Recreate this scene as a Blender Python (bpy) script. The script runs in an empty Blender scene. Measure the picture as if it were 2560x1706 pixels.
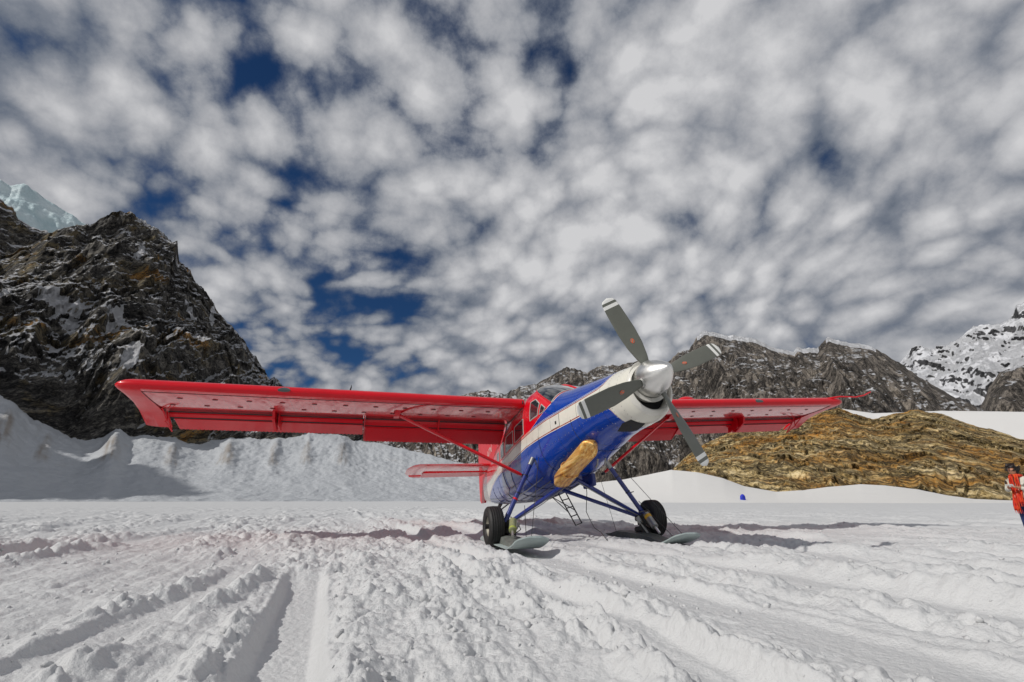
import bpy, bmesh, math, random
import numpy as np
from mathutils import Matrix, Vector
random.seed(3)
sc = bpy.context.scene
COL = sc.collection
R = math.radians

# ------------------------------------------------------------------ camera
CAM_H = 0.7845
TH = 0.31815
cam_d = bpy.data.cameras.new('camera')
cam = bpy.data.objects.new('camera', cam_d)
COL.objects.link(cam)
cam_d.sensor_width = 36.0
cam_d.lens = 36.0 * 1206.8 / 2560.0
cam_d.clip_start = 0.05
cam_d.clip_end = 30000.0
cam.location = (0, 0, CAM_H)
cam.rotation_euler = (math.pi / 2 + TH, 0.0, 0.0)
sc.camera = cam

# ------------------------------------------------------------------ light
SUN_AZ = R(-117)      # bearing the sun stands at, 0 = +Y, negative = left
SUN_EL = R(38)
sun_d = bpy.data.lights.new('sun', 'SUN')
sun_d.energy = 3.5
sun_d.angle = R(0.9)
sun_d.color = (1.0, 0.96, 0.90)
sun = bpy.data.objects.new('sun', sun_d)
COL.objects.link(sun)
sd = Vector((math.sin(SUN_AZ) * math.cos(SUN_EL), math.cos(SUN_AZ) * math.cos(SUN_EL), math.sin(SUN_EL)))
sun.rotation_euler = sd.to_track_quat('Z', 'Y').to_euler()
sun.location = (-30, -15, 40)

sc.view_settings.view_transform = 'Standard'
sc.view_settings.look = 'None'
sc.view_settings.exposure = -0.22
sc.view_settings.gamma = 1.0
sc.view_settings.use_curve_mapping = False

# ------------------------------------------------------------------ node helpers
class NT:
    def __init__(s, tree):
        s.t = tree; s.n = tree.nodes; s.l = tree.links
    def add(s, kind, **kw):
        n = s.n.new(kind)
        for k, v in kw.items():
            setattr(n, k, v)
        return n
    def put(s, sock, v):
        if isinstance(v, bpy.types.NodeSocket): s.l.new(v, sock)
        elif v is not None:
            if hasattr(sock.default_value, '__len__') and not hasattr(v, '__len__'):
                sock.default_value = (v,) * len(sock.default_value)
            elif hasattr(v, '__len__') and len(v) == 3 and len(sock.default_value) == 4:
                sock.default_value = (*v, 1)
            else: sock.default_value = v
    def math(s, op, a, b=None, c=None, clamp=False):
        n = s.add('ShaderNodeMath', operation=op, use_clamp=clamp)
        s.put(n.inputs[0], a)
        if b is not None: s.put(n.inputs[1], b)
        if c is not None: s.put(n.inputs[2], c)
        return n.outputs[0]
    def vmath(s, op, a, b=None):
        n = s.add('ShaderNodeVectorMath', operation=op)
        s.put(n.inputs[0], a)
        if b is not None: s.put(n.inputs[1], b)
        return n.outputs[0]
    def mapping(s, v, loc=(0, 0, 0), rot=(0, 0, 0), scale=(1, 1, 1)):
        n = s.add('ShaderNodeMapping')
        s.put(n.inputs[0], v); n.inputs[1].default_value = loc; n.inputs[2].default_value = rot; n.inputs[3].default_value = scale
        return n.outputs[0]
    def noise(s, v, scale, detail=4, rough=0.5, dist=0.0, col=False, lac=2.0):
        n = s.add('ShaderNodeTexNoise')
        s.put(n.inputs['Vector'], v); n.inputs['Scale'].default_value = scale; n.inputs['Detail'].default_value = detail
        n.inputs['Roughness'].default_value = rough; n.inputs['Distortion'].default_value = dist; n.inputs['Lacunarity'].default_value = lac
        return n.outputs[1 if col else 0]
    def vor(s, v, scale, feature='F1', smooth=None, rnd=1.0, out=0):
        n = s.add('ShaderNodeTexVoronoi', feature=feature)
        s.put(n.inputs['Vector'], v); n.inputs['Scale'].default_value = scale
        n.inputs['Randomness'].default_value = rnd
        if smooth is not None: n.inputs['Smoothness'].default_value = smooth
        return n.outputs[out]
    def ramp(s, f, stops, interp='LINEAR'):
        n = s.add('ShaderNodeValToRGB'); cr = n.color_ramp; cr.interpolation = interp
        while len(cr.elements) < len(stops): cr.elements.new(0.5)
        for e, (p, c) in zip(cr.elements, stops):
            e.position = p
            e.color = (c, c, c, 1) if not hasattr(c, '__len__') else (*c, 1)
        s.put(n.inputs[0], f)
        return n.outputs[0]
    def step(s, f, a, b, smooth=True):
        n = s.add('ShaderNodeMapRange', interpolation_type='SMOOTHSTEP' if smooth else 'LINEAR')
        s.put(n.inputs[0], f); n.inputs[1].default_value = a; n.inputs[2].default_value = b
        return n.outputs[0]
    def mix(s, f, a, b, blend='MIX'):
        n = s.add('ShaderNodeMix', data_type='RGBA', blend_type=blend)
        s.put(n.inputs[0], f); s.put(n.inputs[6], a); s.put(n.inputs[7], b)
        return n.outputs[2]
    def attr(s, name):
        return s.add('ShaderNodeAttribute', attribute_name=name).outputs['Fac']
    def sep(s, v):
        n = s.add('ShaderNodeSeparateXYZ'); s.put(n.inputs[0], v); return n.outputs
    def comb(s, x, y, z):
        n = s.add('ShaderNodeCombineXYZ')
        for i, q in enumerate((x, y, z)): s.put(n.inputs[i], q)
        return n.outputs[0]
    def bump(s, h, strength, dist=0.01, normal=None):
        n = s.add('ShaderNodeBump'); n.inputs['Strength'].default_value = strength; n.inputs['Distance'].default_value = dist
        s.put(n.inputs['Height'], h)
        if normal is not None: s.put(n.inputs['Normal'], normal)
        return n.outputs[0]

# ------------------------------------------------------------------ world: nishita sky under altocumulus
world = bpy.data.worlds.new('World'); sc.world = world; world.use_nodes = True
w = NT(world.node_tree); w.n.clear()
out = w.add('ShaderNodeOutputWorld'); bg = w.add('ShaderNodeBackground'); w.l.new(bg.outputs[0], out.inputs[0])
sky = w.add('ShaderNodeTexSky', sky_type='NISHITA')
sky.sun_disc = False; sky.sun_elevation = SUN_EL; sky.sun_rotation = SUN_AZ
sky.altitude = 1500; sky.air_density = 1.0; sky.dust_density = 0.3; sky.ozone_density = 3.0
bg.inputs[1].default_value = 0.1
tc = w.add('ShaderNodeTexCoord').outputs['Generated']
sx, sy, sz = w.sep(tc)[:3]
den = w.math('ADD', w.math('MAXIMUM', sz, 0.0), 0.50)
u = w.math('DIVIDE', sx, den); v = w.math('DIVIDE', sy, den)
P = w.comb(u, v, 0.0)
def warped(p, scale, amt, loc, det=3):
    wn = w.noise(w.mapping(p, loc=loc), scale, det, 0.5, col=True)
    n = w.add('ShaderNodeVectorMath', operation='SCALE'); w.put(n.inputs[0], w.vmath('SUBTRACT', wn, (0.5, 0.5, 0.5))); n.inputs['Scale'].default_value = amt
    return w.vmath('ADD', p, n.outputs[0])
PW = warped(P, 1.3, 0.30, (3, 1, 0), 1)
PR = w.mapping(PW, rot=(0, 0, R(-24)), scale=(1.1, 1.1, 1))
PR2 = warped(PR, 9.0, 0.055, (5, 2, 0), 3)
va = w.vor(PR2, 10.4, 'SMOOTH_F1', 0.28); vb = w.vor(w.mapping(PR2, loc=(7, 3, 0)), 22.0)
pf = w.math('ADD', w.math('MULTIPLY', w.math('SUBTRACT', 0.50, va), 1.15), w.math('MULTIPLY', w.math('SUBTRACT', 0.42, vb), 0.45))
fb = w.noise(PR, 3.4, 8, 0.56, 0.0)
fb2 = w.noise(w.mapping(P, loc=(11.3, 5, 0)), 1.75, 4, 0.5)
fine = w.math('ADD', w.math('MULTIPLY', w.noise(tc, 19.0, 8, 0.66), 0.75), w.math('MULTIPLY', w.noise(PR2, 18.0, 6, 0.6), 0.25))
def sm(*xs):
    r = xs[0]
    for x in xs[1:]: r = w.math('ADD', r, x)
    return r
def K(x, c, k): return w.math('MULTIPLY', w.math('SUBTRACT', x, c), k)
bias = w.step(sx, -0.35, 0.30, False)
dens = sm(w.math('MULTIPLY', pf, 0.85), K(fb, 0.5, 1.5), K(fb2, 0.5, 1.5), K(fine, 0.5, 0.75), w.math('MULTIPLY', bias, 0.42), 0.29)
cov = w.step(dens, -0.24, 0.26)
big = w.noise(w.mapping(P, loc=(2, 14, 0)), 0.9, 2, 0.5)
lum = sm(w.math('MULTIPLY', pf, 0.50), w.math('MULTIPLY', w.step(dens, -0.1, 1.1, False), 0.30), K(fb, 0.5, 0.6), K(big, 0.5, 0.9), K(fine, 0.5, 0.6), w.math('MULTIPLY', bias, 0.08), 0.355)
ccol = w.ramp(lum, [(0.0, (0.10, 0.13, 0.18)), (0.30, (0.225, 0.25, 0.30)), (0.58, (0.455, 0.465, 0.495)), (0.92, (0.72, 0.72, 0.735))])
ccol = w.mix(1.0, ccol, (10.0, 10.0, 10.0), 'MULTIPLY')
horiz = w.step(sz, 0.0, 0.30)
ccol = w.mix(horiz, w.mix(0.4, ccol, (4.6, 4.6, 4.7)), ccol)
skyc = w.mix(1.0, sky.outputs[0], (0.16, 0.30, 0.45), 'MULTIPLY')
final = w.mix(cov, skyc, ccol)
w.l.new(final, bg.inputs[0])

# ------------------------------------------------------------------ object helpers
def setp(o, label=None, cat=None, group=None, kind=None):
    if label: o['label'] = label
    if cat: o['category'] = cat
    if group: o['group'] = group
    if kind: o['kind'] = kind
    return o

def mk(name, verts, faces, mat, parent=None, smooth=True, attrs=None, mats=None, fmat=None, recalc=True, sharp=None):
    me = bpy.data.meshes.new(name)
    me.from_pydata([tuple(map(float, q)) for q in verts], [], faces)
    if mats:
        for m in mats: me.materials.append(m)
        if fmat is not None: me.polygons.foreach_set('material_index', fmat)
    elif mat is not None: me.materials.append(mat)
    if recalc:
        bm = bmesh.new(); bm.from_mesh(me); bmesh.ops.recalc_face_normals(bm, faces=bm.faces); bm.to_mesh(me); bm.free()
    me.polygons.foreach_set('use_smooth', [smooth] * len(me.polygons))
    if attrs:
        for k, vals in attrs.items():
            a = me.attributes.new(k, 'FLOAT', 'POINT'); a.data.foreach_set('value', np.asarray(vals, dtype=np.float32))
    if smooth and sharp:
        me.set_sharp_from_angle(angle=R(sharp))
    o = bpy.data.objects.new(name, me); COL.objects.link(o)
    if parent: o.parent = parent
    return o

def empty(name, loc=(0, 0, 0)):
    o = bpy.data.objects.new(name, None); COL.objects.link(o); o.location = loc; o.empty_display_size = 0.3
    return o

class MB:
    """collects simple solids into one mesh"""
    def __init__(s): s.v = []; s.f = []
    def grid(s, rows, close_u=False, cap0=False, cap1=False):
        b = len(s.v); n = len(rows[0])
        for r in rows: s.v += [tuple(q) for q in r]
        m = n if close_u else n - 1
        for i in range(len(rows) - 1):
            for j in range(m):
                a = b + i * n + j; c = b + i * n + (j + 1) % n
                s.f.append((a, c, c + n, a + n))
        if cap0: s.f.append(tuple(b + j for j in range(n))[::-1])
        if cap1: s.f.append(tuple(b + (len(rows) - 1) * n + j for j in range(n)))
        return s
    def tube(s, pts, r, n=10, cap=True, flat=1.0, upv=None):
        pts = [Vector(q) for q in pts]; rows = []
        rr = r if hasattr(r, '__len__') else [r] * len(pts)
        up = None
        for i, q in enumerate(pts):
            t = (pts[min(i + 1, len(pts) - 1)] - pts[max(i - 1, 0)]).normalized()
            if up is None:
                up = Vector(upv) if upv else (Vector((0, 0, 1)) if abs(t.z) < 0.9 else Vector((1, 0, 0)))
            a = t.cross(up).normalized(); b2 = a.cross(t).normalized(); up = b2
            rows.append([q + a * (rr[i] * math.cos(k * 2 * math.pi / n)) + b2 * (rr[i] * flat * math.sin(k * 2 * math.pi / n)) for k in range(n)])
        return s.grid(rows, True, cap, cap)
    def box(s, c, size, rot=None, bev=0.0):
        bm = bmesh.new(); bmesh.ops.create_cube(bm, size=1.0)
        for q in bm.verts: q.co = Vector((q.co.x * size[0], q.co.y * size[1], q.co.z * size[2]))
        if bev: bmesh.ops.bevel(bm, geom=bm.edges[:], offset=bev, segments=2, affect='EDGES')
        M = rot.to_4x4() if rot else Matrix.Identity(4)
        b = len(s.v); bm.verts.index_update()
        for q in bm.verts: s.v.append(tuple(M @ q.co + Vector(c)))
        for f in bm.faces: s.f.append(tuple(b + q.index for q in f.verts))
        bm.free(); return s
    def prism(s, poly, off):
        """poly: list of 3D points (planar), extruded by vector off"""
        b = len(s.v); n = len(poly)
        s.v += [tuple(Vector(q)) for q in poly] + [tuple(Vector(q) + Vector(off)) for q in poly]
        s.f.append(tuple(range(b, b + n))[::-1]); s.f.append(tuple(range(b + n, b + 2 * n)))
        for i in range(n): s.f.append((b + i, b + (i + 1) % n, b + n + (i + 1) % n, b + n + i))
        return s
    def lathe(s, prof, origin, axis, n=32, cap=False):
        """prof: list of (distance along axis, radius)"""
        ax = Vector(axis).normalized(); a = ax.orthogonal().normalized(); b2 = ax.cross(a)
        rows = [[Vector(origin) + ax * d + (a * math.cos(k * 2 * math.pi / n) + b2 * math.sin(k * 2 * math.pi / n)) * r for k in range(n)] for d, r in prof]
        return s.grid(rows, True, cap, cap)
    def build(s, name, mat, parent=None, smooth=True, sharp=35, **kw):
        return mk(name, s.v, s.f, mat, parent, smooth, sharp=sharp, **kw)

# ------------------------------------------------------------------ numpy noise
def _hash(ix, iy, iz, seed):
    h = (ix * 374761393 + iy * 668265263 + iz * 2147483647 + seed * 974634777) & 0xffffffff
    h = ((h ^ (h >> 13)) * 1274126177) & 0xffffffff
    h = ((h ^ (h >> 16)) * 2246822519) & 0xffffffff
    return ((h ^ (h >> 15)) & 0xffffff) / float(0xffffff)
def vnoise(x, y, z=0.0, seed=0):
    x = np.asarray(x, float); y = np.asarray(y, float); z = np.zeros_like(x) + z
    xi = np.floor(x).astype(np.int64); yi = np.floor(y).astype(np.int64); zi = np.floor(z).astype(np.int64)
    fx = x - xi; fy = y - yi; fz = z - zi
    fx = fx * fx * fx * (fx * (fx * 6 - 15) + 10); fy = fy * fy * fy * (fy * (fy * 6 - 15) + 10); fz = fz * fz * (3 - 2 * fz)
    flat = not np.any(fz)
    def pl(k):
        a = _hash(xi, yi, zi + k, seed); b = _hash(xi + 1, yi, zi + k, seed); c = _hash(xi, yi + 1, zi + k, seed); d = _hash(xi + 1, yi + 1, zi + k, seed)
        return (a + (b - a) * fx) * (1 - fy) + (c + (d - c) * fx) * fy
    r = pl(0)
    if not flat: r = r + (pl(1) - r) * fz
    return r * 2 - 1
def fbm(x, y, z=0.0, oct=5, gain=0.5, seed=0):
    s = 0; a = 1.0; t = 0; c, sn = math.cos(0.6), math.sin(0.6)
    x = np.asarray(x, float); y = np.asarray(y, float); z = np.zeros_like(x) + z
    for o in range(oct):
        s = s + a * vnoise(x, y, z, seed + o * 17); t += a; a *= gain
        x, y, z = (x * c - y * sn) * 2.03 + 5.1, (x * sn + y * c) * 2.03 + 1.7, z * 2.03
    return s / t
def ridged(x, y, z=0.0, oct=5, gain=0.5, seed=0):
    s = 0; a = 1.0; t = 0; c, sn = math.cos(0.6), math.sin(0.6)
    x = np.asarray(x, float); y = np.asarray(y, float); z = np.zeros_like(x) + z
    for o in range(oct):
        s = s + a * (1 - 2 * np.abs(vnoise(x, y, z, seed + o * 17))); t += a; a *= gain
        x, y, z = (x * c - y * sn) * 2.03 + 5.1, (x * sn + y * c) * 2.03 + 1.7, z * 2.03
    return s / t
def cells(x, y, seed=0, k=1):
    """distance to the nearest jittered point in cell units"""
    xi = np.floor(x).astype(np.int64); yi = np.floor(y).astype(np.int64)
    best = np.full(x.shape, 9.0); val = np.zeros(x.shape)
    zz = np.zeros_like(xi)
    for dx in (-1, 0, 1):
        for dy in (-1, 0, 1):
            px = xi + dx + 0.15 + 0.7 * _hash(xi + dx, yi + dy, zz, seed); py = yi + dy + 0.15 + 0.7 * _hash(xi + dx, yi + dy, zz, seed + 91)
            d = np.hypot(x - px, y - py); m = d < best
            best = np.where(m, d, best); val = np.where(m, _hash(xi + dx, yi + dy, zz, seed + 33), val)
    return best, val
def sstep(x, a, b):
    t = np.clip((x - a) / (b - a), 0, 1); return t * t * (3 - 2 * t)

# ------------------------------------------------------------------ materials
def pbr(name, col, rough=0.5, metal=0.0, coat=0.0, spec=0.5, **kw):
    m = bpy.data.materials.new(name); m.use_nodes = True
    b = m.node_tree.nodes['Principled BSDF']
    b.inputs['Base Color'].default_value = (*col, 1); b.inputs['Roughness'].default_value = rough; b.inputs['Metallic'].default_value = metal
    b.inputs['Coat Weight'].default_value = coat; b.inputs['Coat Roughness'].default_value = 0.03; b.inputs['Specular IOR Level'].default_value = spec
    return m
def worn(name, col, rough, metal=0.0, coat=0.0, var=0.25, scale=3.0, bump=0.0, bscale=30, dirt=None, dirt_amt=0.3, stretch=(1, 1, 1)):
    m = pbr(name, col, rough, metal, coat); t = NT(m.node_tree); b = t.n['Principled BSDF']
    co = t.mapping(t.add('ShaderNodeTexCoord').outputs['Object'], scale=stretch)
    n1 = t.noise(co, scale, 6, 0.6); n2 = t.noise(co, scale * 7, 4, 0.6)
    k = t.math('ADD', 1 - var / 2, t.math('MULTIPLY', t.math('SUBTRACT', n1, 0.5), var * 2))
    c = t.mix(1.0, col, t.comb(k, k, k), 'MULTIPLY')
    if dirt is not None:
        c = t.mix(t.math('MULTIPLY', t.step(n2, 0.52, 0.72), dirt_amt), c, dirt)
    t.put(b.inputs['Base Color'], c)
    t.put(b.inputs['Roughness'], t.math('ADD', rough, t.math('MULTIPLY', t.math('SUBTRACT', n2, 0.5), rough * 0.7)))
    if bump:
        t.put(b.inputs['Normal'], t.bump(t.noise(co, bscale, 3, 0.5), bump, 0.004))
    return m

M = {}
RED = (0.68, 0.0015, 0.012)
BLUE = (0.0, 0.043, 0.34)
M['red'] = worn('red_paint', RED, 0.32, coat=0.3, var=0.15, scale=1.5, bump=0.1, bscale=4, dirt=(0.35, 0.008, 0.012), dirt_amt=0.2)
M['red'].node_tree.nodes['Principled BSDF'].inputs['Specular IOR Level'].default_value = 0.25
M['strut_blue'] = worn('strut_blue_paint', (0.012, 0.03, 0.22), 0.3, coat=0.5, var=0.3, scale=4, dirt=(0.3, 0.32, 0.38), dirt_amt=0.12)
M['white'] = worn('white_paint', (0.72, 0.70, 0.64), 0.35, coat=0.3, var=0.12)
M['spinner'] = worn('polished_aluminium', (0.86, 0.85, 0.82), 0.36, metal=1.0, var=0.15, scale=4, bump=0.35, bscale=6)
M['alu'] = worn('dull_aluminium', (0.42, 0.42, 0.40), 0.42, metal=0.8, var=0.35, scale=10)
M['dark'] = worn('black_steel', (0.028, 0.028, 0.03), 0.45, metal=0.3, var=0.5, scale=12, dirt=(0.12, 0.11, 0.1), dirt_amt=0.4)
M['hole'] = pbr('shaded_opening', (0.008, 0.008, 0.009), 0.7)
M['tyre'] = worn('tyre_rubber', (0.020, 0.019, 0.019), 0.62, var=0.5, scale=8, dirt=(0.09, 0.085, 0.08), dirt_amt=0.35)
M['rim'] = worn('cream_rim', (0.42, 0.40, 0.33), 0.4, metal=0.2, var=0.3, scale=12, dirt=(0.08, 0.07, 0.06), dirt_amt=0.5)
M['skid'] = worn('ski_teal_plastic', (0.43, 0.51, 0.50), 0.45, var=0.25, scale=6, dirt=(0.75, 0.8, 0.8), dirt_amt=0.3)
M['deck'] = worn('ski_grey_deck', (0.22, 0.235, 0.215), 0.55, metal=0.2, var=0.5, scale=7, dirt=(0.07, 0.06, 0.05), dirt_amt=0.5)
M['olive'] = worn('pale_green_cylinder', (0.40, 0.42, 0.22), 0.3, metal=0.3, var=0.3, scale=15, dirt=(0.08, 0.08, 0.05), dirt_amt=0.5)
M['yellow'] = worn('yellow_label', (0.75, 0.42, 0.03), 0.4)
M['glass'] = pbr('cabin_glass', (0.02, 0.024, 0.03), 0.04, 0.0, coat=1.0)
M['glass'].node_tree.nodes['Principled BSDF'].inputs['Specular IOR Level'].default_value = 0.9
M['wsglass'] = worn('windscreen_glass', (0.03, 0.036, 0.042), 0.06, coat=1.0, var=0.8, scale=3.0, stretch=(1, 4, 1))
M['frame'] = worn('window_rubber', (0.50, 0.49, 0.46), 0.4, var=0.2)
M['seal_shade'] = pbr('black_seal_and_shade', (0.02, 0.02, 0.022), 0.5)
M['cable'] = pbr('cable_steel', (0.05, 0.05, 0.05), 0.5, 0.4)
M['amber'] = pbr('light_lens', (0.05, 0.055, 0.055), 0.08, 0.0, coat=1.0)

def blade_mat():
    m = pbr('propeller_blade_paint', (0.10, 0.105, 0.09), 0.38, coat=0.15); t = NT(m.node_tree); b = t.n['Principled BSDF']
    r = t.attr('rad')
    g = t.noise(t.add('ShaderNodeTexCoord').outputs['Object'], 6, 6, 0.6)
    k = t.math('ADD', 0.85, t.math('MULTIPLY', g, 0.3))
    grey = t.mix(1.0, (0.115, 0.12, 0.10), t.comb(k, k, k), 'MULTIPLY')
    wht = (0.78, 0.78, 0.75)
    w1 = t.math('MULTIPLY', t.math('GREATER_THAN', r, 0.880), t.math('LESS_THAN', r, 0.920))
    w2 = t.math('GREATER_THAN', r, 0.952)
    t.put(b.inputs['Base Color'], t.mix(t.math('MAXIMUM', w1, w2), grey, wht))
    return m
M['blade'] = blade_mat()

def wood_mat():
    m = pbr('heat_tinted_steel', (0.5, 0.3, 0.1), 0.34, metal=0.35, coat=0.2); t = NT(m.node_tree); b = t.n['Principled BSDF']
    co = t.add('ShaderNodeTexCoord').outputs['Object']
    s1 = t.noise(t.mapping(co, scale=(0.35, 10, 10)), 2.2, 5, 0.6, 0.1)
    s2 = t.noise(t.mapping(co, scale=(0.8, 26, 26)), 2.0, 3, 0.6)
    c = t.ramp(s1, [(0.30, (0.22, 0.07, 0.012)), (0.42, (0.65, 0.28, 0.05)), (0.55, (0.85, 0.48, 0.12)), (0.7, (0.95, 0.70, 0.30))])
    c = t.mix(t.math('MULTIPLY', t.step(s2, 0.55, 0.75), 0.7), c, (0.13, 0.05, 0.015))
    t.put(b.inputs['Base Color'], c)
    return m
M['tinted'] = wood_mat()

def fus_mat():
    """paint scheme: blue below, cream stripe, blue cowl top, red cabin; lines follow attributes measured in metres on the skin"""
    m = pbr('fuselage_paint', BLUE, 0.25, coat=0.6, spec=0.12); t = NT(m.node_tree); b = t.n['Principled BSDF']
    at, ab, al = t.attr('a_top'), t.attr('a_bot'), t.attr('a_blue')
    co = t.add('ShaderNodeTexCoord').outputs['Object']
    cream = (0.70, 0.68, 0.60); pin = (0.30, 0.02, 0.02)
    upper = t.mix(t.math('GREATER_THAN', al, 0.0), RED, BLUE)
    upper = t.mix(t.math('LESS_THAN', t.math('ABSOLUTE', al), 0.012), upper, cream)
    c = t.mix(t.math('GREATER_THAN', at, 0.0), cream, upper)
    below = t.math('LESS_THAN', ab, 0.0)
    c = t.mix(below, c, BLUE)
    def line(c, a, lo, hi, col):
        return t.mix(t.math('MULTIPLY', t.math('GREATER_THAN', a, lo), t.math('LESS_THAN', a, hi)), c, col)
    c = line(c, at, -0.018, 0.0, pin); c = line(c, at, 0.0, 0.010, cream); c = line(c, at, 0.026, 0.034, cream)
    c = line(c, ab, 0.0, 0.018, pin); c = line(c, ab, -0.014, 0.0, cream)
    # chips and grime
    ch = t.noise(co, 26, 3, 0.5); big = t.noise(co, 2.2, 5, 0.6)
    c = t.mix(t.math('MULTIPLY', t.step(ch, 0.735, 0.75), 0.8), c, (0.5, 0.5, 0.5))
    c = t.mix(t.math('MULTIPLY', t.step(big, 0.5, 0.75), 0.25), c, (0.02, 0.025, 0.05))
    # skin panel seams around the body
    x, y, z = t.sep(co)[:3]
    seam = t.math('LESS_THAN', t.math('ABSOLUTE', t.math('SUBTRACT', t.math('FRACT', t.math('DIVIDE', t.math('ADD', x, 20.28), 0.78)), 0.5)), 0.006)
    c = t.mix(t.math('MULTIPLY', seam, 0.7), c, (0.01, 0.012, 0.02))
    t.put(b.inputs['Base Color'], c)
    t.put(b.inputs['Roughness'], t.math('ADD', 0.16, t.math('MULTIPLY', big, 0.16)))
    wave = t.noise(t.mapping(co, scale=(0.8, 1.6, 1.6)), 2.6, 3, 0.5)
    wave = t.math('ADD', wave, t.math('MULTIPLY', seam, -0.25))
    t.put(b.inputs['Normal'], t.bump(wave, 0.25, 0.02)); t.put(b.inputs['Coat Normal'], t.bump(wave, 0.18, 0.02))
    return m
M['fus'] = fus_mat()

def wing_mat():
    m = pbr('wing_red_paint', RED, 0.25, coat=1.0, spec=0.3); t = NT(m.node_tree); b = t.n['Principled BSDF']
    co = t.add('ShaderNodeTexCoord').outputs['Object']; x, y, z = t.sep(co)[:3]
    big = t.noise(t.mapping(co, scale=(3, 0.6, 3)), 2.0, 5, 0.65)
    c = t.mix(t.math('MULTIPLY', t.step(big, 0.45, 0.75), 0.35), RED, (0.36, 0.006, 0.012))
    ribs = t.math('LESS_THAN', t.math('ABSOLUTE', t.math('SUBTRACT', t.math('FRACT', t.math('DIVIDE', y, 0.42)), 0.5)), 0.012)
    span = t.math('LESS_THAN', t.math('ABSOLUTE', t.math('SUBTRACT', t.math('FRACT', t.math('DIVIDE', t.math('ADD', x, 10.03), 0.43)), 0.5)), 0.010)
    ln = t.math('MAXIMUM', ribs, span)
    c = t.mix(t.math('MULTIPLY', ln, 0.45), c, (0.12, 0.004, 0.006))
    t.put(b.inputs['Base Color'], c)
    wv = t.math('ADD', t.noise(t.mapping(co, scale=(2.5, 0.7, 1)), 3.0, 4, 0.6), t.math('MULTIPLY', ln, -0.3))
    t.put(b.inputs['Normal'], t.bump(wv, 0.15, 0.01)); t.put(b.inputs['Coat Normal'], t.bump(wv, 0.15, 0.01)); b.inputs['Coat IOR'].default_value = 2.1
    t.put(b.inputs['Roughness'], t.math('ADD', 0.2, t.math('MULTIPLY', big, 0.2)))
    return m
M['wing'] = wing_mat()

def snow_mat(name, col=(0.80, 0.80, 0.80), bump=0.4, bd=0.02, scale=18, dirt=0.0, dscale=0.01, rough=0.55, tint=None, streak=0.0):
    m = pbr(name, col, rough, spec=0.3); t = NT(m.node_tree); b = t.n['Principled BSDF']
    co = t.add('ShaderNodeTexCoord').outputs['Object']
    n1 = t.noise(co, scale, 8, 0.62)
    n0 = t.noise(co, scale * 0.06, 5, 0.5)
    k = t.math('ADD', 0.93, t.math('MULTIPLY', n0, 0.12))
    c = t.mix(1.0, col, t.comb(k, k, k), 'MULTIPLY')
    if dirt:
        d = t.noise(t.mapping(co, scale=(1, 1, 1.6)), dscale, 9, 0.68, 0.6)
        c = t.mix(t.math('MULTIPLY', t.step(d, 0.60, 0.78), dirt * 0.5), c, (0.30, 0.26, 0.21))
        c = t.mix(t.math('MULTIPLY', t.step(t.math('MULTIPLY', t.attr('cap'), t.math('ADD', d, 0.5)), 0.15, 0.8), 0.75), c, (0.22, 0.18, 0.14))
    if tint is not None:
        d = t.noise(co, dscale * 1.3, 6, 0.6, 0.5)
        c = t.mix(t.step(d, 0.35, 0.7), c, tint)
    t.put(b.inputs['Base Color'], c)
    t.put(b.inputs['Normal'], t.bump(n1, bump, bd))
    return m
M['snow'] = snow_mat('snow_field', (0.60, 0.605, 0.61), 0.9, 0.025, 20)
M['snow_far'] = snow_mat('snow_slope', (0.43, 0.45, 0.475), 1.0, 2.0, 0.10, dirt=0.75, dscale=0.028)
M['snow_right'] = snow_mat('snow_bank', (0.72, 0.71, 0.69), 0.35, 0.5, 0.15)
M['ice'] = snow_mat('glacier_ice', (0.62, 0.72, 0.74), 0.9, 25, 0.012, tint=(0.42, 0.55, 0.58), dscale=0.006)

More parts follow.
